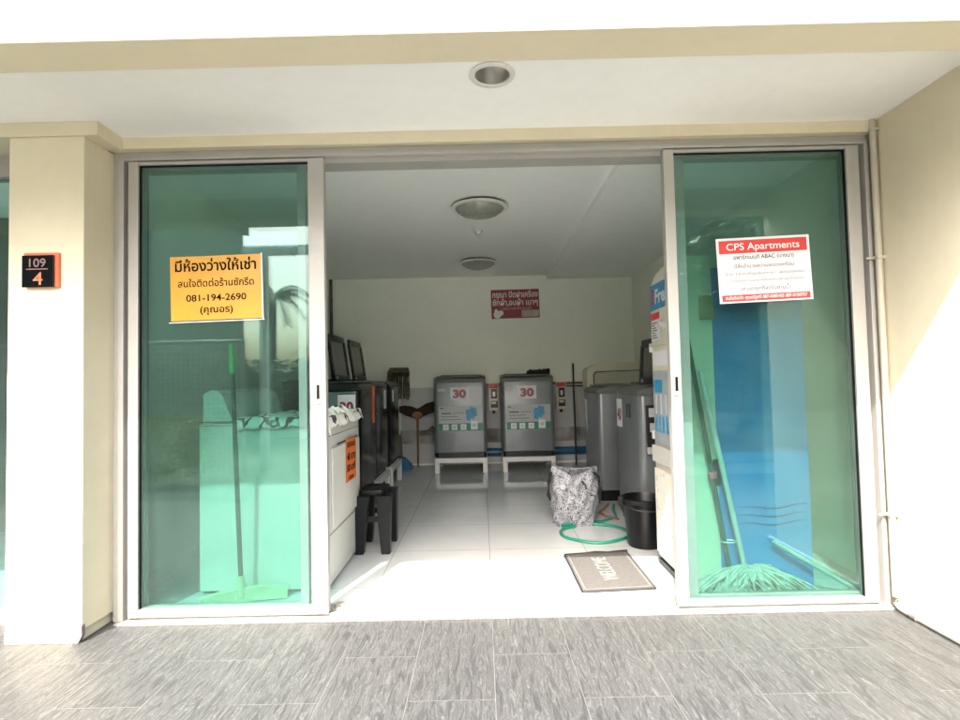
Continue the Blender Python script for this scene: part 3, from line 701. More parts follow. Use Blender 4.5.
# ------------------------------------------------------------------ water vending machine
V = thing('water_vending_machine', 'tall cream water vending machine with blue side wrap behind the right door', 'vending machine', (1.28, 0.45, 0.008))
X0, X1, Y0, Y1, ZT = 0.99, 1.615, 0.165, 0.61, 1.685
bm = BM()
pr = [(Y0, 0.04), (Y1, 0.04), (Y1, 1.50)]
for k in range(1, 9):
    a = math.pi / 2 * k / 8; pr.append((Y1 - 0.17 + 0.17 * math.cos(a), 1.515 + 0.17 * math.sin(a)))
pr += [(Y0, ZT)]
prism(bm, pr, 'X', X0, X1); bmesh.ops.bevel(bm, geom=[e for e in bm.edges if all(abs(v.co.x - X0) < 1e-5 for v in e.verts)], offset=0.025, segments=4, affect='EDGES')
obj('cabinet', bm, CREAM_EN, V, True)
bm = BM(); box(bm, X0 + 0.005, X1 - 0.01, Y0 + 0.006, Y1 - 0.01, 0.008, 0.04); obj('plinth', bm, BLACK, V)
bm = BM(); box(bm, 1.165, 1.6155, Y0 - 0.006, Y0 + 0.002, 0.015, 1.62, 0.002); sp = obj('side_wrap', bm, BLUEWRAP, V)
bm = BM()
for k, z in enumerate((0.335, 0.375, 0.415)):
    tube(bm, [(1.25 + 0.34 * i / 24, Y0 - 0.0066, z + 0.008 * math.sin(i / 24 * 2 * math.pi * 1.2 + 0.6) + 0.012 * i / 24) for i in range(25)], [0.0015 + 0.003 * math.sin(math.pi * i / 24) for i in range(25)], 6)
obj('wave_lines', bm, DEEPBLUE, sp, True)
bm = BM(); box(bm, 1.10, 1.17, Y0 - 0.012, Y0 - 0.0001, 1.36, 1.48, 0.003); obj('lock_box', bm, pm('olive_box', (0.30, 0.27, 0.16), 0.5), V)
bm = BM(); box(bm, 1.14, 1.175, Y0 - 0.011, Y0 - 0.0001, 0.53, 0.66, 0.003); obj('latch', bm, DARKGREY, V)
Mv = Matrix.Translation((X0 - 0.001, (Y0 + Y1) / 2, 0)) @ LEFTF        # local x runs from far to near
HW = (Y1 - Y0) / 2
bm = BM(); flat(bm, Mv, -HW + 0.03, HW - 0.03, 1.455, 1.60); hd = obj('header_label', bm, BLUEP, V)
lettering('lettering', [('Fresh', 0.03, 1.49, 0.27, 0.11, 0.03)], Mv @ Matrix.Translation((0, 0, 0.0022)), PAPERW, hd)
lettering('leading_letter', [('S', -0.15, 1.49, 0.045, 0.12, 0.03)], Mv @ Matrix.Translation((0, 0, 0.0022)), RED, hd)
bm = BM(); flat(bm, Mv, -HW + 0.035, -0.04, 1.28, 1.44); s = obj('instruction_sheet', bm, PAPERW, V)
bm = BM(); flat(bm, Mv, -HW + 0.037, -0.042, 1.40, 1.438, 0.0012, 0.0018); obj('red_heading', bm, RED, s)
bm = BM()
for k in range(7): flat(bm, Mv, -HW + 0.05, -0.085 - 0.02 * (k % 3), 1.295 + k * 0.014, 1.300 + k * 0.014, 0.0012, 0.0018)
obj('print_lines', bm, GREYINK, s)
bm = BM(); t = bmesh.new(); lathe(t, [(0.03, 0), (0.03, 0.012), (0.018, 0.014), (0.018, 0.03), (0.0, 0.03)], (0, 0, 0), 20); merge(bm, t, Mv @ Matrix.Translation((0.02, 1.36, 0))); obj('coin_lock', bm, STEEL, V, True)
bm = BM(); flat(bm, Mv, -HW + 0.03, HW - 0.03, 1.255, 1.268, 0, 0.012); obj('ledge', bm, pm('cream_ledge', (0.60, 0.57, 0.46), 0.4), V)
bm = BM(); flat(bm, Mv, -HW + 0.05, 0.1, 1.14, 1.22); obj('white_label', bm, PAPERW, V)
bm = BM(); flat(bm, Mv, -HW + 0.05, HW - 0.05, 0.70, 1.11, 0, 0.006); nd = obj('dispensing_window', bm, pm('pale_window', (0.36, 0.40, 0.40), 0.12, 0, 0.2, 6), V)
bm = BM(); flat(bm, Mv, -HW + 0.07, -0.02, 0.99, 1.06, 0.0062, 0.008); obj('blue_label', bm, BLUEP, nd)
bm = BM()
for k in range(4): flat(bm, Mv, -0.15 + k * 0.06, -0.12 + k * 0.06, 0.77, 0.86, 0.0062, 0.0078)
obj('blue_tabs', bm, BLUEP, nd)
bm = BM()
for k in range(3): flat(bm, Mv, -0.14 + k * 0.08, -0.115 + k * 0.08, 0.87, 0.98, 0.0062, 0.0072)
obj('cup_prints', bm, GREYP, nd)
bm = BM(); flat(bm, Mv, -HW + 0.035, HW - 0.035, 0.60, 0.69, 0, 0.02); obj('spout_ledge', bm, WHITE_EN, V)
bm = BM(); flat(bm, Mv, -HW + 0.035, HW - 0.035, 0.09, 0.56, 0, 0.01); obj('lower_panel', bm, pm('pale_panel', (0.74, 0.72, 0.62), 0.3), V)
bm = BM()
for z in (0.72, 1.22): box(bm, X0 - 0.012, X0 + 0.01, Y1 - 0.03, Y1 - 0.005, z, z + 0.05, 0.003); obj('hinge', bm, STEEL, V); bm = BM()

# ------------------------------------------------------------------ white dryer, cloth
D = thing('white_dryer', 'white clothes dryer with orange price card facing right behind the left door', 'dryer', (-1.145, 0.63, 0.008))
bm = BM(); rbox(bm, -1.48, -0.812, 0.26, 1.0, 0.025, 0.885, 0.018, 0.01); obj('cabinet', bm, WHITE_EN, D, True)
bm = BM()
for x in (-1.42, -0.87):
    for y in (0.32, 0.94): lathe(bm, [(0.022, 0), (0.022, 0.026)], (x, y, 0.008), 12); obj('foot', bm, BLACK, D); bm = BM()
bm = BM(); prism(bm, [(-1.455, 0.888), (-1.31, 0.888), (-1.305, 0.905), (-1.355, 1.03), (-1.38, 1.055), (-1.41, 1.06), (-1.455, 1.04)], 'Y', 0.265, 0.99); cb = obj('console', bm, WHITE_EN, D, True)
bm = BM(); box(bm, -1.47, -1.30, 0.2585, 0.262, 0.893, 0.896); box(bm, -1.475, -1.30, 0.2585, 0.2605, 0.872, 0.875); obj('trim_line', bm, DARKGREY, D)
bm = BM(); box(bm, -0.8125, -0.800, 0.33, 0.955, 0.31, 0.735, 0.006, 3); dr = obj('door', bm, WHITE_EN, D, True)
bm = BM(); box(bm, -0.8005, -0.7985, 0.42, 0.90, 0.745, 0.752); obj('grip_slot', bm, GASKET, D)
bm = BM(); box(bm, -0.8128, -0.8112, 0.262, 0.998, 0.285, 0.290); box(bm, -0.8128, -0.8112, 0.262, 0.998, 0.80, 0.803); obj('panel_seam', bm, DARKGREY, D)
Mo = Matrix.Translation((-0.7985, 0.73, 0.625)) @ RIGHTF @ Matrix.Rotation(R(-1), 4, 'Z')
bm = BM(); flat(bm, Mo, -0.135, 0.115, -0.125, 0.125); pc = obj('price_card', bm, ORANGE, D)
lettering('lettering', [('เครื่องอบผ้า', -0.01, 0.075, 0.19, 0.05, 0.02), ('40 บาท', -0.01, 0.0, 0.20, 0.06, 0.03), ('50 นาที', -0.01, -0.065, 0.20, 0.055, 0.03), ('ขอบคุณ', -0.01, -0.115, 0.12, 0.035, 0.015)], Mo @ Matrix.Translation((0, 0, 0.002)), INK, pc)
# black floral lace cloth on top, dropping over two edges
bm = BM(); nx, ny = 46, 60; g = []
rnd = random.Random(5)
for j in range(ny + 1):
    row = []
    for i in range(nx + 1):
        x = -1.29 + i / nx * 0.545; y = 0.20 + j / ny * 0.84
        ox = max(0, x + 0.805); oy = max(0, 0.252 - y)
        wob = 0.006 * math.sin(x * 40 + 2 * math.sin(y * 17)) + 0.006 * math.sin(y * 33 + 3 * math.sin(x * 13))
        fold = 0.012 * max(0, math.sin(y * 22 + x * 9)) * (1 if x > -1.0 else 0.4)
        z = 0.898 + abs(wob) + fold - ox * 0.95 - oy * 0.95
        row.append(bm.verts.new((min(x, -0.803) + (ox * 0.22 + wob * 0.6 if ox else 0), max(y, 0.250) - (oy * 0.12 if oy else 0), z)))
    g.append(row)
for j in range(ny):
    for i in range(nx): bm.faces.new((g[j][i], g[j][i + 1], g[j + 1][i + 1], g[j + 1][i]))
o = obj('lace_cloth', bm, LACE, None, True); md = o.modifiers.new('thick', 'SOLIDIFY'); md.thickness = 0.003; md.offset = 1
tag(o, 'rumpled white cloth with black floral print lying on the dryer', 'cloth')
bm = BM()
for k in range(4):
    y = 0.34 + k * 0.095; tube(bm, [(-0.86, y, 0.925), (-0.835, y + 0.03, 0.938 + 0.01 * (k % 2)), (-0.81, y + 0.055, 0.92), (-0.83, y + 0.08, 0.925)], [0.006, 0.010, 0.009, 0.005], 8)
tag(obj('bundled_lace', bm, LACE, None, True), 'bunched lace edging along the front edge of the dryer top', 'cloth')

# ------------------------------------------------------------------ stool
S = thing('plastic_stool', 'low black plastic stool in front of the black washers', 'stool', (-0.705, 1.02, 0.008))
bm = BM(); rbox(bm, -0.80, -0.635, 0.90, 1.14, 0.365, 0.40, 0.03, 0.008); obj('seat', bm, BLACK, S, True)
for (sx, sy) in ((-0.79, 0.885), (-0.625, 0.885), (-0.79, 1.155), (-0.625, 1.155)):
    cx, cyy = -0.7125, 1.02; tx = cx + (sx - cx) * 0.86; ty = cyy + (sy - cyy) * 0.86
    bm = BM(); prof = [(sx, sy, 0.008, 0.027), (tx, ty, 0.37, 0.047)]
    vs = []
    for (x, y, z, hw) in prof: vs.append([bm.verts.new((x + a * hw, y + b_ * hw, z)) for a, b_ in ((-1, -1), (1, -1), (1, 1), (-1, 1))])
    for k in range(4): bm.faces.new((vs[0][k], vs[0][(k + 1) % 4], vs[1][(k + 1) % 4], vs[1][k]))
    bm.faces.new(vs[0][::-1]); bm.faces.new(vs[1]); bmesh.ops.bevel(bm, geom=bm.edges[:], offset=0.004, segments=1, affect='EDGES'); obj('leg', bm, BLACK, S)
bm = BM(); box(bm, -0.785, -0.63, 0.888, 0.902, 0.20, 0.235, 0.003); box(bm, -0.785, -0.63, 1.138, 1.152, 0.20, 0.235, 0.003); box(bm, -0.795, -0.78, 0.90, 1.14, 0.20, 0.235, 0.003); box(bm, -0.64, -0.625, 0.90, 1.14, 0.2005, 0.2345, 0.003)
obj('stretcher', bm, BLACK, S)

# ------------------------------------------------------------------ back wall fittings
bm = BM(); box(bm, 0.06, 1.36, 4.425, 4.448, 1.005, 1.035, 0.003); tag(obj('wooden_rail', bm, WOOD), 'brown wooden rail on the back wall that carries the coin boxes', 'rail')
bm = BM(); box(bm, -1.05, 1.42, 4.434, 4.4485, 0.46, 1.0); box(bm, -1.05, 1.42, 4.436, 4.4488, 0.03, 0.28); tag(obj('wall_board', bm, BOARDP), 'pale board panels on the back wall behind the silver washers', 'board')
bm = BM(); box(bm, -1.06, 1.43, 4.43, 4.4492, 0.282, 0.458); tag(obj('grime_strip', bm, GRIMEB), 'dark grimy strip of wall between the pale boards', 'wall strip')
bm = BM(); tube(bm, [(-0.62, 4.39, 0.165), (1.62, 4.39, 0.165)], 0.05, 16); tag(obj('water_pipe', bm, BLUEPIPE, None, True), 'blue water pipe low along the back wall behind the washers', 'pipe')
def coin_box(label, x):
    o = thing('coin_box', label, 'coin box', (x, 4.40, 0.68), 0, 'cream coin boxes on the wooden rail')
    bm = BM(); box(bm, x - 0.066, x + 0.066, 4.345, 4.424, 0.69, 1.04, 0.005); obj('case', bm, BOXCREAM, o)
    bm = BM(); box(bm, x - 0.055, x + 0.055, 4.341, 4.3448, 0.975, 1.03, 0.001); obj('red_label', bm, RED, o)
    bm = BM(); box(bm, x - 0.03, x + 0.045, 4.338, 4.3448, 0.845, 0.965, 0.002); obj('slot_plate', bm, BLACK, o)
    bm = BM(); box(bm, x - 0.01, x + 0.02, 4.335, 4.3378, 0.87, 0.93, 0.001); obj('coin_slot', bm, STEEL, o)
    bm = BM(); box(bm, x - 0.035, x + 0.05, 4.338, 4.3448, 0.73, 0.815, 0.006); obj('return_cup', bm, DARKGREY, o)
    bm = BM(); box(bm, x - 0.028, x + 0.03, 4.3345, 4.3375, 0.775, 0.805, 0.002); obj('cup_label', bm, BOXCREAM, o)
    bm = BM(); tube(bm, [(x, 4.37, 0.69), (x, 4.37, 0.655)], 0.018, 10); obj('lock_barrel', bm, BLACK, o, True)
coin_box('cream coin box between the two silver washers', 0.142)
coin_box('cream coin box right of the second silver washer', 1.0)
bm = BM(); tube(bm, [(1.06, 4.36, 0.985), (1.2, 4.37, 0.98), (1.34, 4.38, 0.985)], 0.008, 8); tag(obj('power_cable', bm, BLACK, None, True), 'black cable under the wooden rail right of the coin box', 'cable')
bm = BM(); tube(bm, [(1.135, 4.15, 0.008), (1.16, 4.35, 1.27)], 0.011, 10); tag(obj('black_pole', bm, BLACK, None, True), 'thin black pole leaning on the back wall right of the washers', 'pole')
bm = BM(); rnd = random.Random(11)   # crumpled cloth
for k in range(9):
    x = 0.53 + k * 0.026; tube(bm, [(x, 3.86, 1.135), (x + 0.02, 3.88, 1.15 + rnd.uniform(0, 0.03)), (x + 0.05, 3.90, 1.155 + rnd.uniform(0, 0.03)), (x + 0.06, 3.95, 1.135)], [0.012, 0.022, 0.024, 0.014], 8)
rbox(bm, 0.64, 0.76, 3.86, 3.96, 1.13, 1.19, 0.02, 0.015)
tag(obj('crumpled_cloth', bm, FABRICB, None, True), 'crumpled black cloth on the lid of the right back washer', 'cloth')
# broom stored with bristles up
o = thing('broom', 'brown broom standing bristles up left of the silver washers', 'broom', (-0.83, 4.33, 0.008))
bm = BM(); tube(bm, [(-0.825, 4.30, 0.01), (-0.83, 4.36, 0.64)], 0.012, 10); obj('handle', bm, ORWOOD, o, True)
bm = BM(); prism(bm, [(-1.06, 0.77), (-1.06, 0.70), (-0.98, 0.655), (-0.88, 0.625), (-0.83, 0.59), (-0.77, 0.635), (-0.66, 0.675), (-0.585, 0.70), (-0.575, 0.79), (-0.63, 0.825), (-0.72, 0.80), (-0.79, 0.755), (-0.835, 0.735), (-0.90, 0.765), (-1.0, 0.78)], 'Y', 4.34, 4.40); obj('bristles', bm, BRUSHB, o)
bm = BM(); prism(bm, [(-0.90, 0.66), (-0.83, 0.585), (-0.76, 0.66), (-0.80, 0.70), (-0.86, 0.70)], 'Y', 4.325, 4.3395); obj('binding', bm, ORWOOD, o)
o = thing('hung_mop', 'grey string mop standing head up against the back wall', 'mop', (-1.08, 4.36, 0.008))
bm = BM(); tube(bm, [(-1.085, 4.28, 0.01), (-1.08, 4.37, 1.22)], 0.011, 10); obj('handle', bm, WOOD, o, True)
bm = BM(); rnd = random.Random(2)
for k in range(46):
    x = -1.19 + 0.27 * (k + 0.5) / 46; yy = 4.35 - rnd.random() * 0.05; b_ = rnd.uniform(0.84, 0.95) + (0.06 if k < 12 else 0)
    tube(bm, [(-1.06 + (x + 1.06) * 0.85, 4.37, 1.26), (x, yy, 1.20), (x + rnd.uniform(-0.01, 0.01), yy, (1.2 + b_) / 2), (x + rnd.uniform(-0.014, 0.014), yy, b_)], 0.008, 6)
obj('strings', bm, MOPGREY, o, True)
o = thing('dustpan', 'blue plastic dustpan on the floor below the grey mop', 'dustpan', (-1.0, 4.2, 0.008))
bm = BM(); prism(bm, [(-1.12, 0.01), (-0.88, 0.01), (-0.90, 0.06), (-0.98, 0.14), (-1.10, 0.16)], 'Y', 4.10, 4.28); obj('pan', bm, BLUEPL, o)
bm = BM(); tube(bm, [(-1.05, 4.22, 0.15), (-1.045, 4.25, 0.22), (-1.045, 4.28, 0.42)], [0.05, 0.035, 0.02], 12); obj('neck', bm, pm('olive_cloth', (0.16, 0.16, 0.10), 0.8), o, True)
bm = BM(); box(bm, -0.80, -0.62, 4.25, 4.36, 0.42, 0.46, 0.01); tube(bm, [(-0.70, 4.3, 0.45), (-0.64, 4.31, 0.50), (-0.6, 4.32, 0.47)], 0.02, 8); tag(obj('wall_shelf', bm, GRIME), 'small dark grimy shelf with rag behind the broom handle', 'shelf')

# ------------------------------------------------------------------ bag, hose, bucket, mat
bgo = thing('woven_bag', 'black and white woven shopping bag standing open on the tiled floor', 'bag', (0.655, 1.5, 0.008))
bm = BM(); nu, nv = 72, 30; rings = []
rnd = random.Random(8)
for j in range(nv + 1):
    v = j / nv; ring = []
    for i in range(nu):
        a = 2 * math.pi * i / nu; ca, sa = math.cos(a), math.sin(a)
        top = 0.40 + 0.045 * abs(ca) ** 2 - 0.025 * max(0, ca) - 0.035 * max(0, -sa) * math.exp(-((ca + 0.1) / 0.5) ** 2)
        z = top * v
        hw = 0.142 + 0.03 * math.sin(min(1, v * 1.6) * math.pi * 0.5) - 0.012 * v ** 4; hd = 0.10 + 0.02 * math.sin(v * math.pi) - 0.045 * v ** 2
        k = (abs(ca) ** 3.2 + abs(sa) ** 3.2) ** (-1 / 3.2)
        cr_ = 0.006 * math.sin(7 * a + 9 * v) + 0.005 * math.sin(13 * a - 14 * v) + 0.004 * math.sin(23 * v + 5 * a)
        ring.append(bm.verts.new((0.655 + (hw * k + cr_) * ca + 0.012 * v, 1.5 + (hd * k + cr_) * sa, 0.008 + z)))
    rings.append(ring)
for j in range(nv):
    for i in range(nu): bm.faces.new((rings[j][i], rings[j][(i + 1) % nu], rings[j + 1][(i + 1) % nu], rings[j + 1][i]))
bm.faces.new(rings[0][::-1])
o = obj('sack', bm, BAG, bgo, True); md = o.modifiers.new('thick', 'SOLIDIFY'); md.thickness = 0.003; md.offset = -1
bm = BM(); tube(bm, [(0.80, 1.46, 0.39), (0.835, 1.43, 0.36), (0.845, 1.42, 0.26), (0.835, 1.43, 0.17)], [0.008, 0.010, 0.010, 0.006], 8); obj('strap', bm, FABRICB, bgo, True)
bm = BM(); tube(bm, [(0.49, 1.44, 0.40), (0.468, 1.41, 0.33), (0.462, 1.40, 0.24), (0.475, 1.41, 0.2)], [0.008, 0.012, 0.014, 0.006], 8); obj('strap', bm, FABRICB, bgo, True)
bm = BM(); tube(bm, [(0.70, 1.40, 0.335), (0.725, 1.385, 0.315), (0.735, 1.383, 0.28)], 0.005, 8); obj('strap', bm, FABRICB, bgo, True)
bm = BM(); t = bmesh.new(); bmesh.ops.create_circle(t, cap_ends=True, segments=24, radius=0.02); merge(bm, t, Matrix.Translation((0.565, 1.372, 0.30)) @ FRONT @ Matrix.Rotation(R(12), 4, 'Y')); obj('round_print', bm, GREYP, bgo)

bm = BM(); pts = []
for k in range(56):
    a = R(115) + 2 * math.pi * k / 52; r_ = 0.205 + 0.006 * math.sin(3 * a) + 0.0009 * k
    pts.append((0.735 + r_ * math.cos(a) * 1.02, 1.20 + r_ * math.sin(a) * 0.95, 0.018 + (0.012 if k > 50 else 0) + 0.002 * math.sin(5 * a)))
pts += [(0.72, 1.43, 0.022), (0.86, 1.50, 0.018), (1.0, 1.62, 0.018), (1.03, 1.85, 0.02), (1.06, 1.95, 0.03)]
tube(bm, pts, 0.0105, 10); tag(obj('garden_hose', bm, HOSE, None, True), 'green hose coiled in a loop on the floor by the bag', 'hose')
bm = BM(); tube(bm, [(1.0, 1.55, 0.018), (0.93, 1.66, 0.016), (0.9, 1.78, 0.016), (0.97, 1.9, 0.016), (1.04, 2.05, 0.02)], 0.008, 8); tag(obj('drain_hose', bm, pm('rusty_hose', (0.28, 0.09, 0.06), 0.5), None, True), 'short reddish hose on the floor by the silver washers', 'hose')

Bk = thing('black_bucket', 'black plastic bucket beside the green hose and doormat', 'bucket', (1.02, 0.945, 0.008))
bm = BM(); lathe(bm, [(0.0, 0.0), (0.106, 0.0), (0.112, 0.01), (0.134, 0.27), (0.137, 0.275), (0.146, 0.278), (0.147, 0.302), (0.139, 0.306), (0.131, 0.29), (0.104, 0.02), (0.0, 0.018)], (1.02, 0.945, 0.008), 48); obj('pail', bm, BLACK, Bk, True)
bm = BM(); box(bm, 0.858, 0.885, 0.92, 0.97, 0.255, 0.318, 0.008); obj('lug', bm, BLACK, Bk)
bm = BM(); tube(bm, [(1.02 + 0.15 * math.cos(R(a)), 0.945 - 0.151 * math.sin(R(a)) * 0.98, 0.285 - 0.035 * math.sin(R(a))) for a in range(0, 181, 12)], 0.004, 6); obj('handle', bm, DARKGREY, Bk, True)

Dm = thing('doormat', 'grey brown welcome mat lying askew on the sunlit floor', 'doormat', (0.665, 0.48, 0.008))
bm = BM(); prism(bm, [(0.476, 0.752), (0.857, 0.782), (0.849, 0.214), (0.479, 0.186)], 'Z', 0.0085, 0.019); bmesh.ops.bevel(bm, geom=bm.edges[:], offset=0.003, segments=2, affect='EDGES'); obj('pile', bm, MATM, Dm)
bm = BM(); tube(bm, [(0.474, 0.752, 0.014), (0.60, 0.765, 0.016), (0.66, 0.768, 0.022), (0.74, 0.774, 0.016), (0.80, 0.778, 0.02), (0.858, 0.783, 0.022)], 0.010, 8); tube(bm, [(0.851, 0.212, 0.014), (0.858, 0.783, 0.014)], 0.005, 6); tube(bm, [(0.477, 0.186, 0.013), (0.474, 0.752, 0.013)], 0.005, 6); tube(bm, [(0.477, 0.185, 0.013), (0.852, 0.212, 0.013)], 0.005, 6); obj('binding', bm, DARKGREY, Dm, True)
bm = BM()
for (a, b_) in (((0.495, 0.205), (0.492, 0.735)), ((0.832, 0.232), (0.838, 0.762)), ((0.495, 0.205), (0.832, 0.232))):
    d = Vector((b_[0] - a[0], b_[1] - a[1], 0)).normalized(); n_ = Vector((-d.y, d.x, 0)) * 0.0035
    A_, B_ = Vector((*a, 0.0195)), Vector((*b_, 0.0195)); bm.faces.new([bm.verts.new(p) for p in (A_ - n_, B_ - n_, B_ + n_, A_ + n_)])
bmesh.ops.recalc_face_normals(bm, faces=bm.faces[:])
obj('border_line', bm, pm('worn_white_line', (0.17, 0.165, 0.155), 0.9, 0, 0.3, 40), Dm)
Mw = Matrix.Translation((0.70, 0.505, 0.0198)) @ Matrix.Rotation(R(90), 4, 'Z')
lettering('lettering', [('WELCOME', 0, 0.0, 0.36, 0.12, 0.0)], Mw, pm('worn_white_letters', (0.26, 0.255, 0.24), 0.9, 0, 0.3, 40), Dm)

# ------------------------------------------------------------------ mops and squeegee behind the glass
Sq = thing('floor_squeegee', 'pale floor squeegee with green topped pole leaning inside the left door', 'squeegee', (-1.22, 0.15, 0.008))
bm = BM(); tube(bm, [(-1.218, 0.165, 0.085), (-1.221, 0.09, 1.14)], 0.0115, 12); obj('pole', bm, DKPOLE, Sq, True)
bm = BM(); tube(bm, [(-1.221, 0.09, 1.14), (-1.2215, 0.086, 1.19), (-1.222, 0.081, 1.285)], [0.014, 0.015, 0.013], 12); obj('grip', bm, GREENPL, Sq, True)
bm = BM(); tube(bm, [(-1.2175, 0.17, 0.04), (-1.218, 0.165, 0.09), (-1.2185, 0.16, 0.14)], [0.03, 0.022, 0.014], 12); obj('socket', bm, PALEPL, Sq, True)
bm = BM(); t = bmesh.new(); prism(t, [(-0.2, 0.0), (0.2, 0.0), (0.2, 0.05), (0.09, 0.062), (0, 0.066), (-0.12, 0.05), (-0.2, 0.03)], 'Y', -0.018, 0.018); merge(bm, t, Matrix.Translation((-1.2, 0.17, 0.014)) @ Matrix.Rotation(R(12), 4, 'Z')); obj('blade_head', bm, PALEPL, Sq)

Mp_ = thing('string_mop', 'white string mop with grey steel handle leaning inside the right door', 'mop', (1.27, 0.1, 0.008))
bm = BM(); tube(bm, [(1.262, 0.115, 0.11), (1.068, 0.09, 1.10)], 0.0125, 12); obj('handle', bm, STEEL, Mp_, True)
bm = BM(); box(bm, 1.20, 1.33, 0.10, 0.135, 0.105, 0.135, 0.006); obj('clamp', bm, STEEL, Mp_)
bm = BM(); rnd = random.Random(21)
for k in range(210):
    s = rnd.uniform(-0.9, 1); x0 = 1.275 + s * 0.06; L = rnd.uniform(0.06, 0.29); a = s * 1.1 + rnd.uniform(-0.55, 0.6)
    ex = x0 + math.sin(a) * L; ey = 0.118 + rnd.uniform(-0.035, 0.032)
    h0 = rnd.uniform(0.10, 0.15); pts = []
    for i in range(7):
        u = i / 6; pts.append((x0 + (ex - x0) * u ** 0.8 + 0.016 * math.sin(u * 5 + k), 0.118 + (ey - 0.118) * min(1, u * 1.6) + rnd.uniform(-0.003, 0.003), 0.016 + (h0 - 0.016) * (1 - u ** 1.7) + rnd.uniform(0, 0.008)))
    tube(bm, pts, rnd.uniform(0.004, 0.007), 5)
obj('strings', bm, MOPSTR, Mp_, True)
P2 = thing('dark_pole_mop', 'dark green pole with pink clip crossing behind the steel mop handle', 'mop', (1.2, 0.14, 0.008))
bm = BM(); tube(bm, [(1.205, 0.145, 0.06), (1.008, 0.1, 1.30)], 0.011, 12); obj('handle', bm, DKPOLE, P2, True)
bm = BM(); tube(bm, [(1.124, 0.126, 0.575), (1.119, 0.125, 0.605)], 0.02, 12); obj('clip', bm, PINK, P2, True)
bm = BM(); tube(bm, [(1.19 + 0.022 * math.cos(R(a)) * 1.6, 0.13 + 0.022 * math.sin(R(a)), 0.265) for a in range(0, 361, 20)], 0.003, 6); obj('wire_ring', bm, STEEL, P2, True)
bm = BM(); box(bm, 1.15, 1.25, 0.135, 0.155, 0.02, 0.06, 0.006); obj('head_block', bm, DKPOLE, P2)
bm = BM(); tube(bm, [(1.405, 0.125, 0.262), (1.42, 0.123, 0.25), (1.80, 0.098, 0.02)], [0.009, 0.011, 0.011], 10); tag(obj('pale_rod', bm, pm('pale_grey_rod', (0.50, 0.50, 0.48), 0.4), None, True), 'pale rod lying aslant over the mop towards the right jamb', 'rod')

# ------------------------------------------------------------------ across the street (seen as reflections)
def leafy(bm, c, rad, n, size, rnd):
    lobes = [(Vector((rnd.uniform(-.6, .6) * rad[0], rnd.uniform(-.6, .6) * rad[1], rnd.uniform(-.6, .6) * rad[2])), rnd.uniform(0.35, 0.6)) for _ in range(12)]
    for _ in range(n):
        lo, k = rnd.choice(lobes)
        d = Vector((rnd.gauss(0, 1), rnd.gauss(0, 1), rnd.gauss(0, 1))).normalized() * (rnd.random() ** 0.4)
        p = Vector(c) + lo + Vector((d.x * rad[0] * k, d.y * rad[1] * k, d.z * rad[2] * k))
        a = Vector((rnd.gauss(0, 1), rnd.gauss(0, 1), rnd.gauss(0, .6))).normalized(); b_ = a.cross(Vector((rnd.gauss(0, 1), rnd.gauss(0, 1), rnd.gauss(0, 1)))).normalized()
        s = size * rnd.uniform(0.6, 1.3)
        bm.faces.new([bm.verts.new(q) for q in (p - a * s, p + b_ * s * 0.45, p + a * s, p - b_ * s * 0.45)])
rnd = random.Random(33)
Fz = thing('mesh_fence', 'tall galvanised wire mesh fence across the street, mirrored in the left door', 'fence', (-6, -4.0, -0.06))
bm = BM()
for k in range(101): x = -9 + k * 0.061; box(bm, x - 0.004, x + 0.004, -4.004, -3.996, -0.06, 1.60)
for k in range(27): z = 0.0 + k * 0.06; box(bm, -9, -2.9, -3.9958, -3.9902, z - 0.004, z + 0.004)
obj('wire_mesh', bm, MESHW, Fz)
bm = BM(); tube(bm, [(-9, -4, 1.62), (-2.9, -4, 1.62)], 0.022, 8); obj('top_rail', bm, MESHW, Fz, True)
for x in (-9, -6.9, -4.9, -2.9): bm = BM(); tube(bm, [(x, -4.03, -0.06), (x, -4.03, 1.65)], 0.03, 8); obj('post', bm, MESHW, Fz, True)
H = thing('opposite_building', 'dark plastered building across the street, mirrored in the left door', 'building', (-7, -8, -0.06))
bm = BM(); box(bm, -14, -5.5, -10, -6.5, -0.06, 4.6); obj('wall', bm, FARWALL, H)
for x in (-10, -7.6): 
    bm = BM(); box(bm, x, x + 1.2, -6.499, -6.46, 1.1, 2.4); wf = obj('window', bm, ALU_IN, H); bm = BM(); box(bm, x + 0.06, x + 1.14, -6.459, -6.45, 1.16, 2.34); obj('pane', bm, BLACKG, wf)
bm = BM(); box(bm, -14.1, -5.4, -10.1, -6.3, 4.6, 4.8); obj('roof', bm, GRIME, H)
C = thing('carport_frame', 'white steel carport frame across the street, mirrored in the left door', 'carport', (-2.2, -5, -0.06))
for x, y in ((-3.02, -5.0), (-0.2, -5.0), (-3.02, -8.0), (-0.2, -8.0)): bm = BM(); box(bm, x - 0.05, x + 0.05, y - 0.05, y + 0.05, -0.06, 2.9); obj('post', bm, POSTW, C)
bm = BM(); box(bm, -3.3, 0.0, -5.06, -4.94, 2.9, 3.02); box(bm, -3.3, 0.0, -8.06, -7.94, 2.9, 3.02); obj('beam', bm, POSTW, C)
bm = BM(); box(bm, -5.0, -1.5, -9.2, -8.6, -0.06, 1.4, 0.2); leafy(bm, (-3.2, -8.9, 0.9), (2.6, 0.7, 0.95), 9000, 0.07, rnd); tag(obj('hedge', bm, LEAF), 'clipped dark hedge behind the carport across the street', 'hedge')
bm = BM(); leafy(bm, (-4.1, -3.72, 0.42), (1.3, 0.22, 0.42), 5200, 0.035, rnd); tag(obj('planter_shrub', bm, LEAFY), 'low yellow green shrub before the mesh fence', 'shrub')
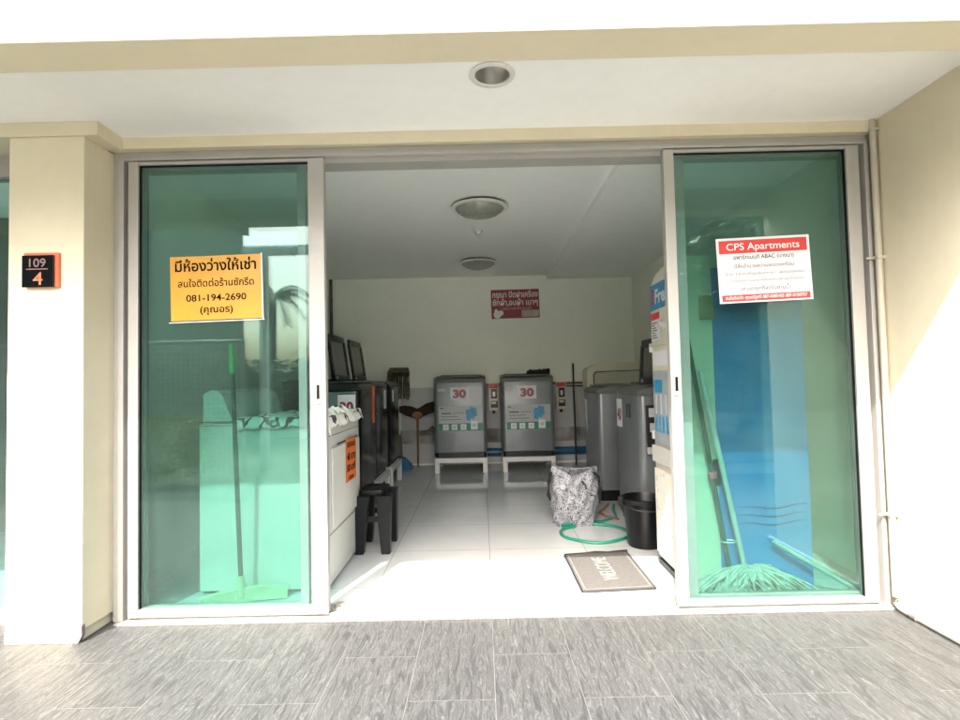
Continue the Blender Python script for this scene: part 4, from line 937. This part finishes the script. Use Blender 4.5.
def tree(name, label, x, y, h, rad, n, size):
    o = thing(name, label, 'tree', (x, y, -0.06)); bm = BM()
    tube(bm, [(x, y, -0.06), (x + 0.08, y, h * 0.35), (x + 0.02, y + 0.1, h * 0.7)], [0.16, 0.11, 0.05], 10)
    for k in range(6):
        a = k * 1.05; tube(bm, [(x + 0.06, y, h * (0.35 + 0.04 * k)), (x + math.cos(a) * rad[0] * 0.4, y + math.sin(a) * rad[1] * 0.4, h * (0.5 + 0.05 * k)), (x + math.cos(a) * rad[0] * 0.7, y + math.sin(a) * rad[1] * 0.7, h * (0.6 + 0.06 * k))], [0.06, 0.035, 0.012], 6)
    obj('trunk', bm, BARK, o, True); bm = BM(); leafy(bm, (x, y, h * 0.72), rad, n, size, rnd); obj('crown', bm, LEAF, o); return o
tree('broadleaf_tree', 'broad dark tree across the street, mirrored in the right door', 5.2, -7.0, 5.4, (2.0, 1.8, 2.1), 14000, 0.10)
tree('broadleaf_tree', 'smaller dark tree beside the broad tree across the street', 3.6, -9.5, 4.2, (1.6, 1.5, 1.7), 9000, 0.09)
bm = BM(); box(bm, 2.3, 5.8, -4.9, -4.35, -0.06, 2.5, 0.15); leafy(bm, (4.0, -4.6, 1.2), (2.7, 0.85, 1.8), 18000, 0.075, rnd); tag(obj('added_dark_hedge', bm, LEAF), 'tall dark hedge added to darken the reflection in the right door', 'hedge')  # invented dark mass, added to block bright road and sky in the reflection
pt = thing('palm_tree', 'slim palm with drooping fronds beside the carport across the street', 'tree', (-4.7, -9.4, -0.06))
bm = BM(); tube(bm, [(-4.7, -9.4, -0.06), (-4.65, -9.4, 1.5), (-4.6, -9.4, 3.0)], [0.16, 0.12, 0.09], 12); obj('trunk', bm, BARK, pt, True)
bm = BM()
for k in range(15):
    a = k * 2.4; L = 1.0; rise = rnd.uniform(0.2, 1.0); pr_ = []
    for i in range(40):
        u = i / 39; pr_.append(Vector((-4.6 + math.cos(a) * L * u, -9.4 + math.sin(a) * L * u, 3.0 + rise * u * 1.3 - 0.95 * u * u)))
    tube(bm, pr_, [0.018 * (1 - i / 40) + 0.003 for i in range(40)], 5)
    for i in range(4, 40):
        side = Vector((-math.sin(a), math.cos(a), 0))
        for sg in (-1, 1):
            b0 = pr_[i]; tip = b0 + side * sg * 0.24 * (1 - 0.4 * i / 39) * rnd.uniform(0.8, 1.15) + Vector((math.cos(a) * 0.14, math.sin(a) * 0.14, -0.16))
            wv = (pr_[i] - pr_[i - 1]) * 0.32; bm.faces.new([bm.verts.new(q) for q in (b0 - wv, b0 + wv, tip)])
obj('fronds', bm, LEAF, pt)
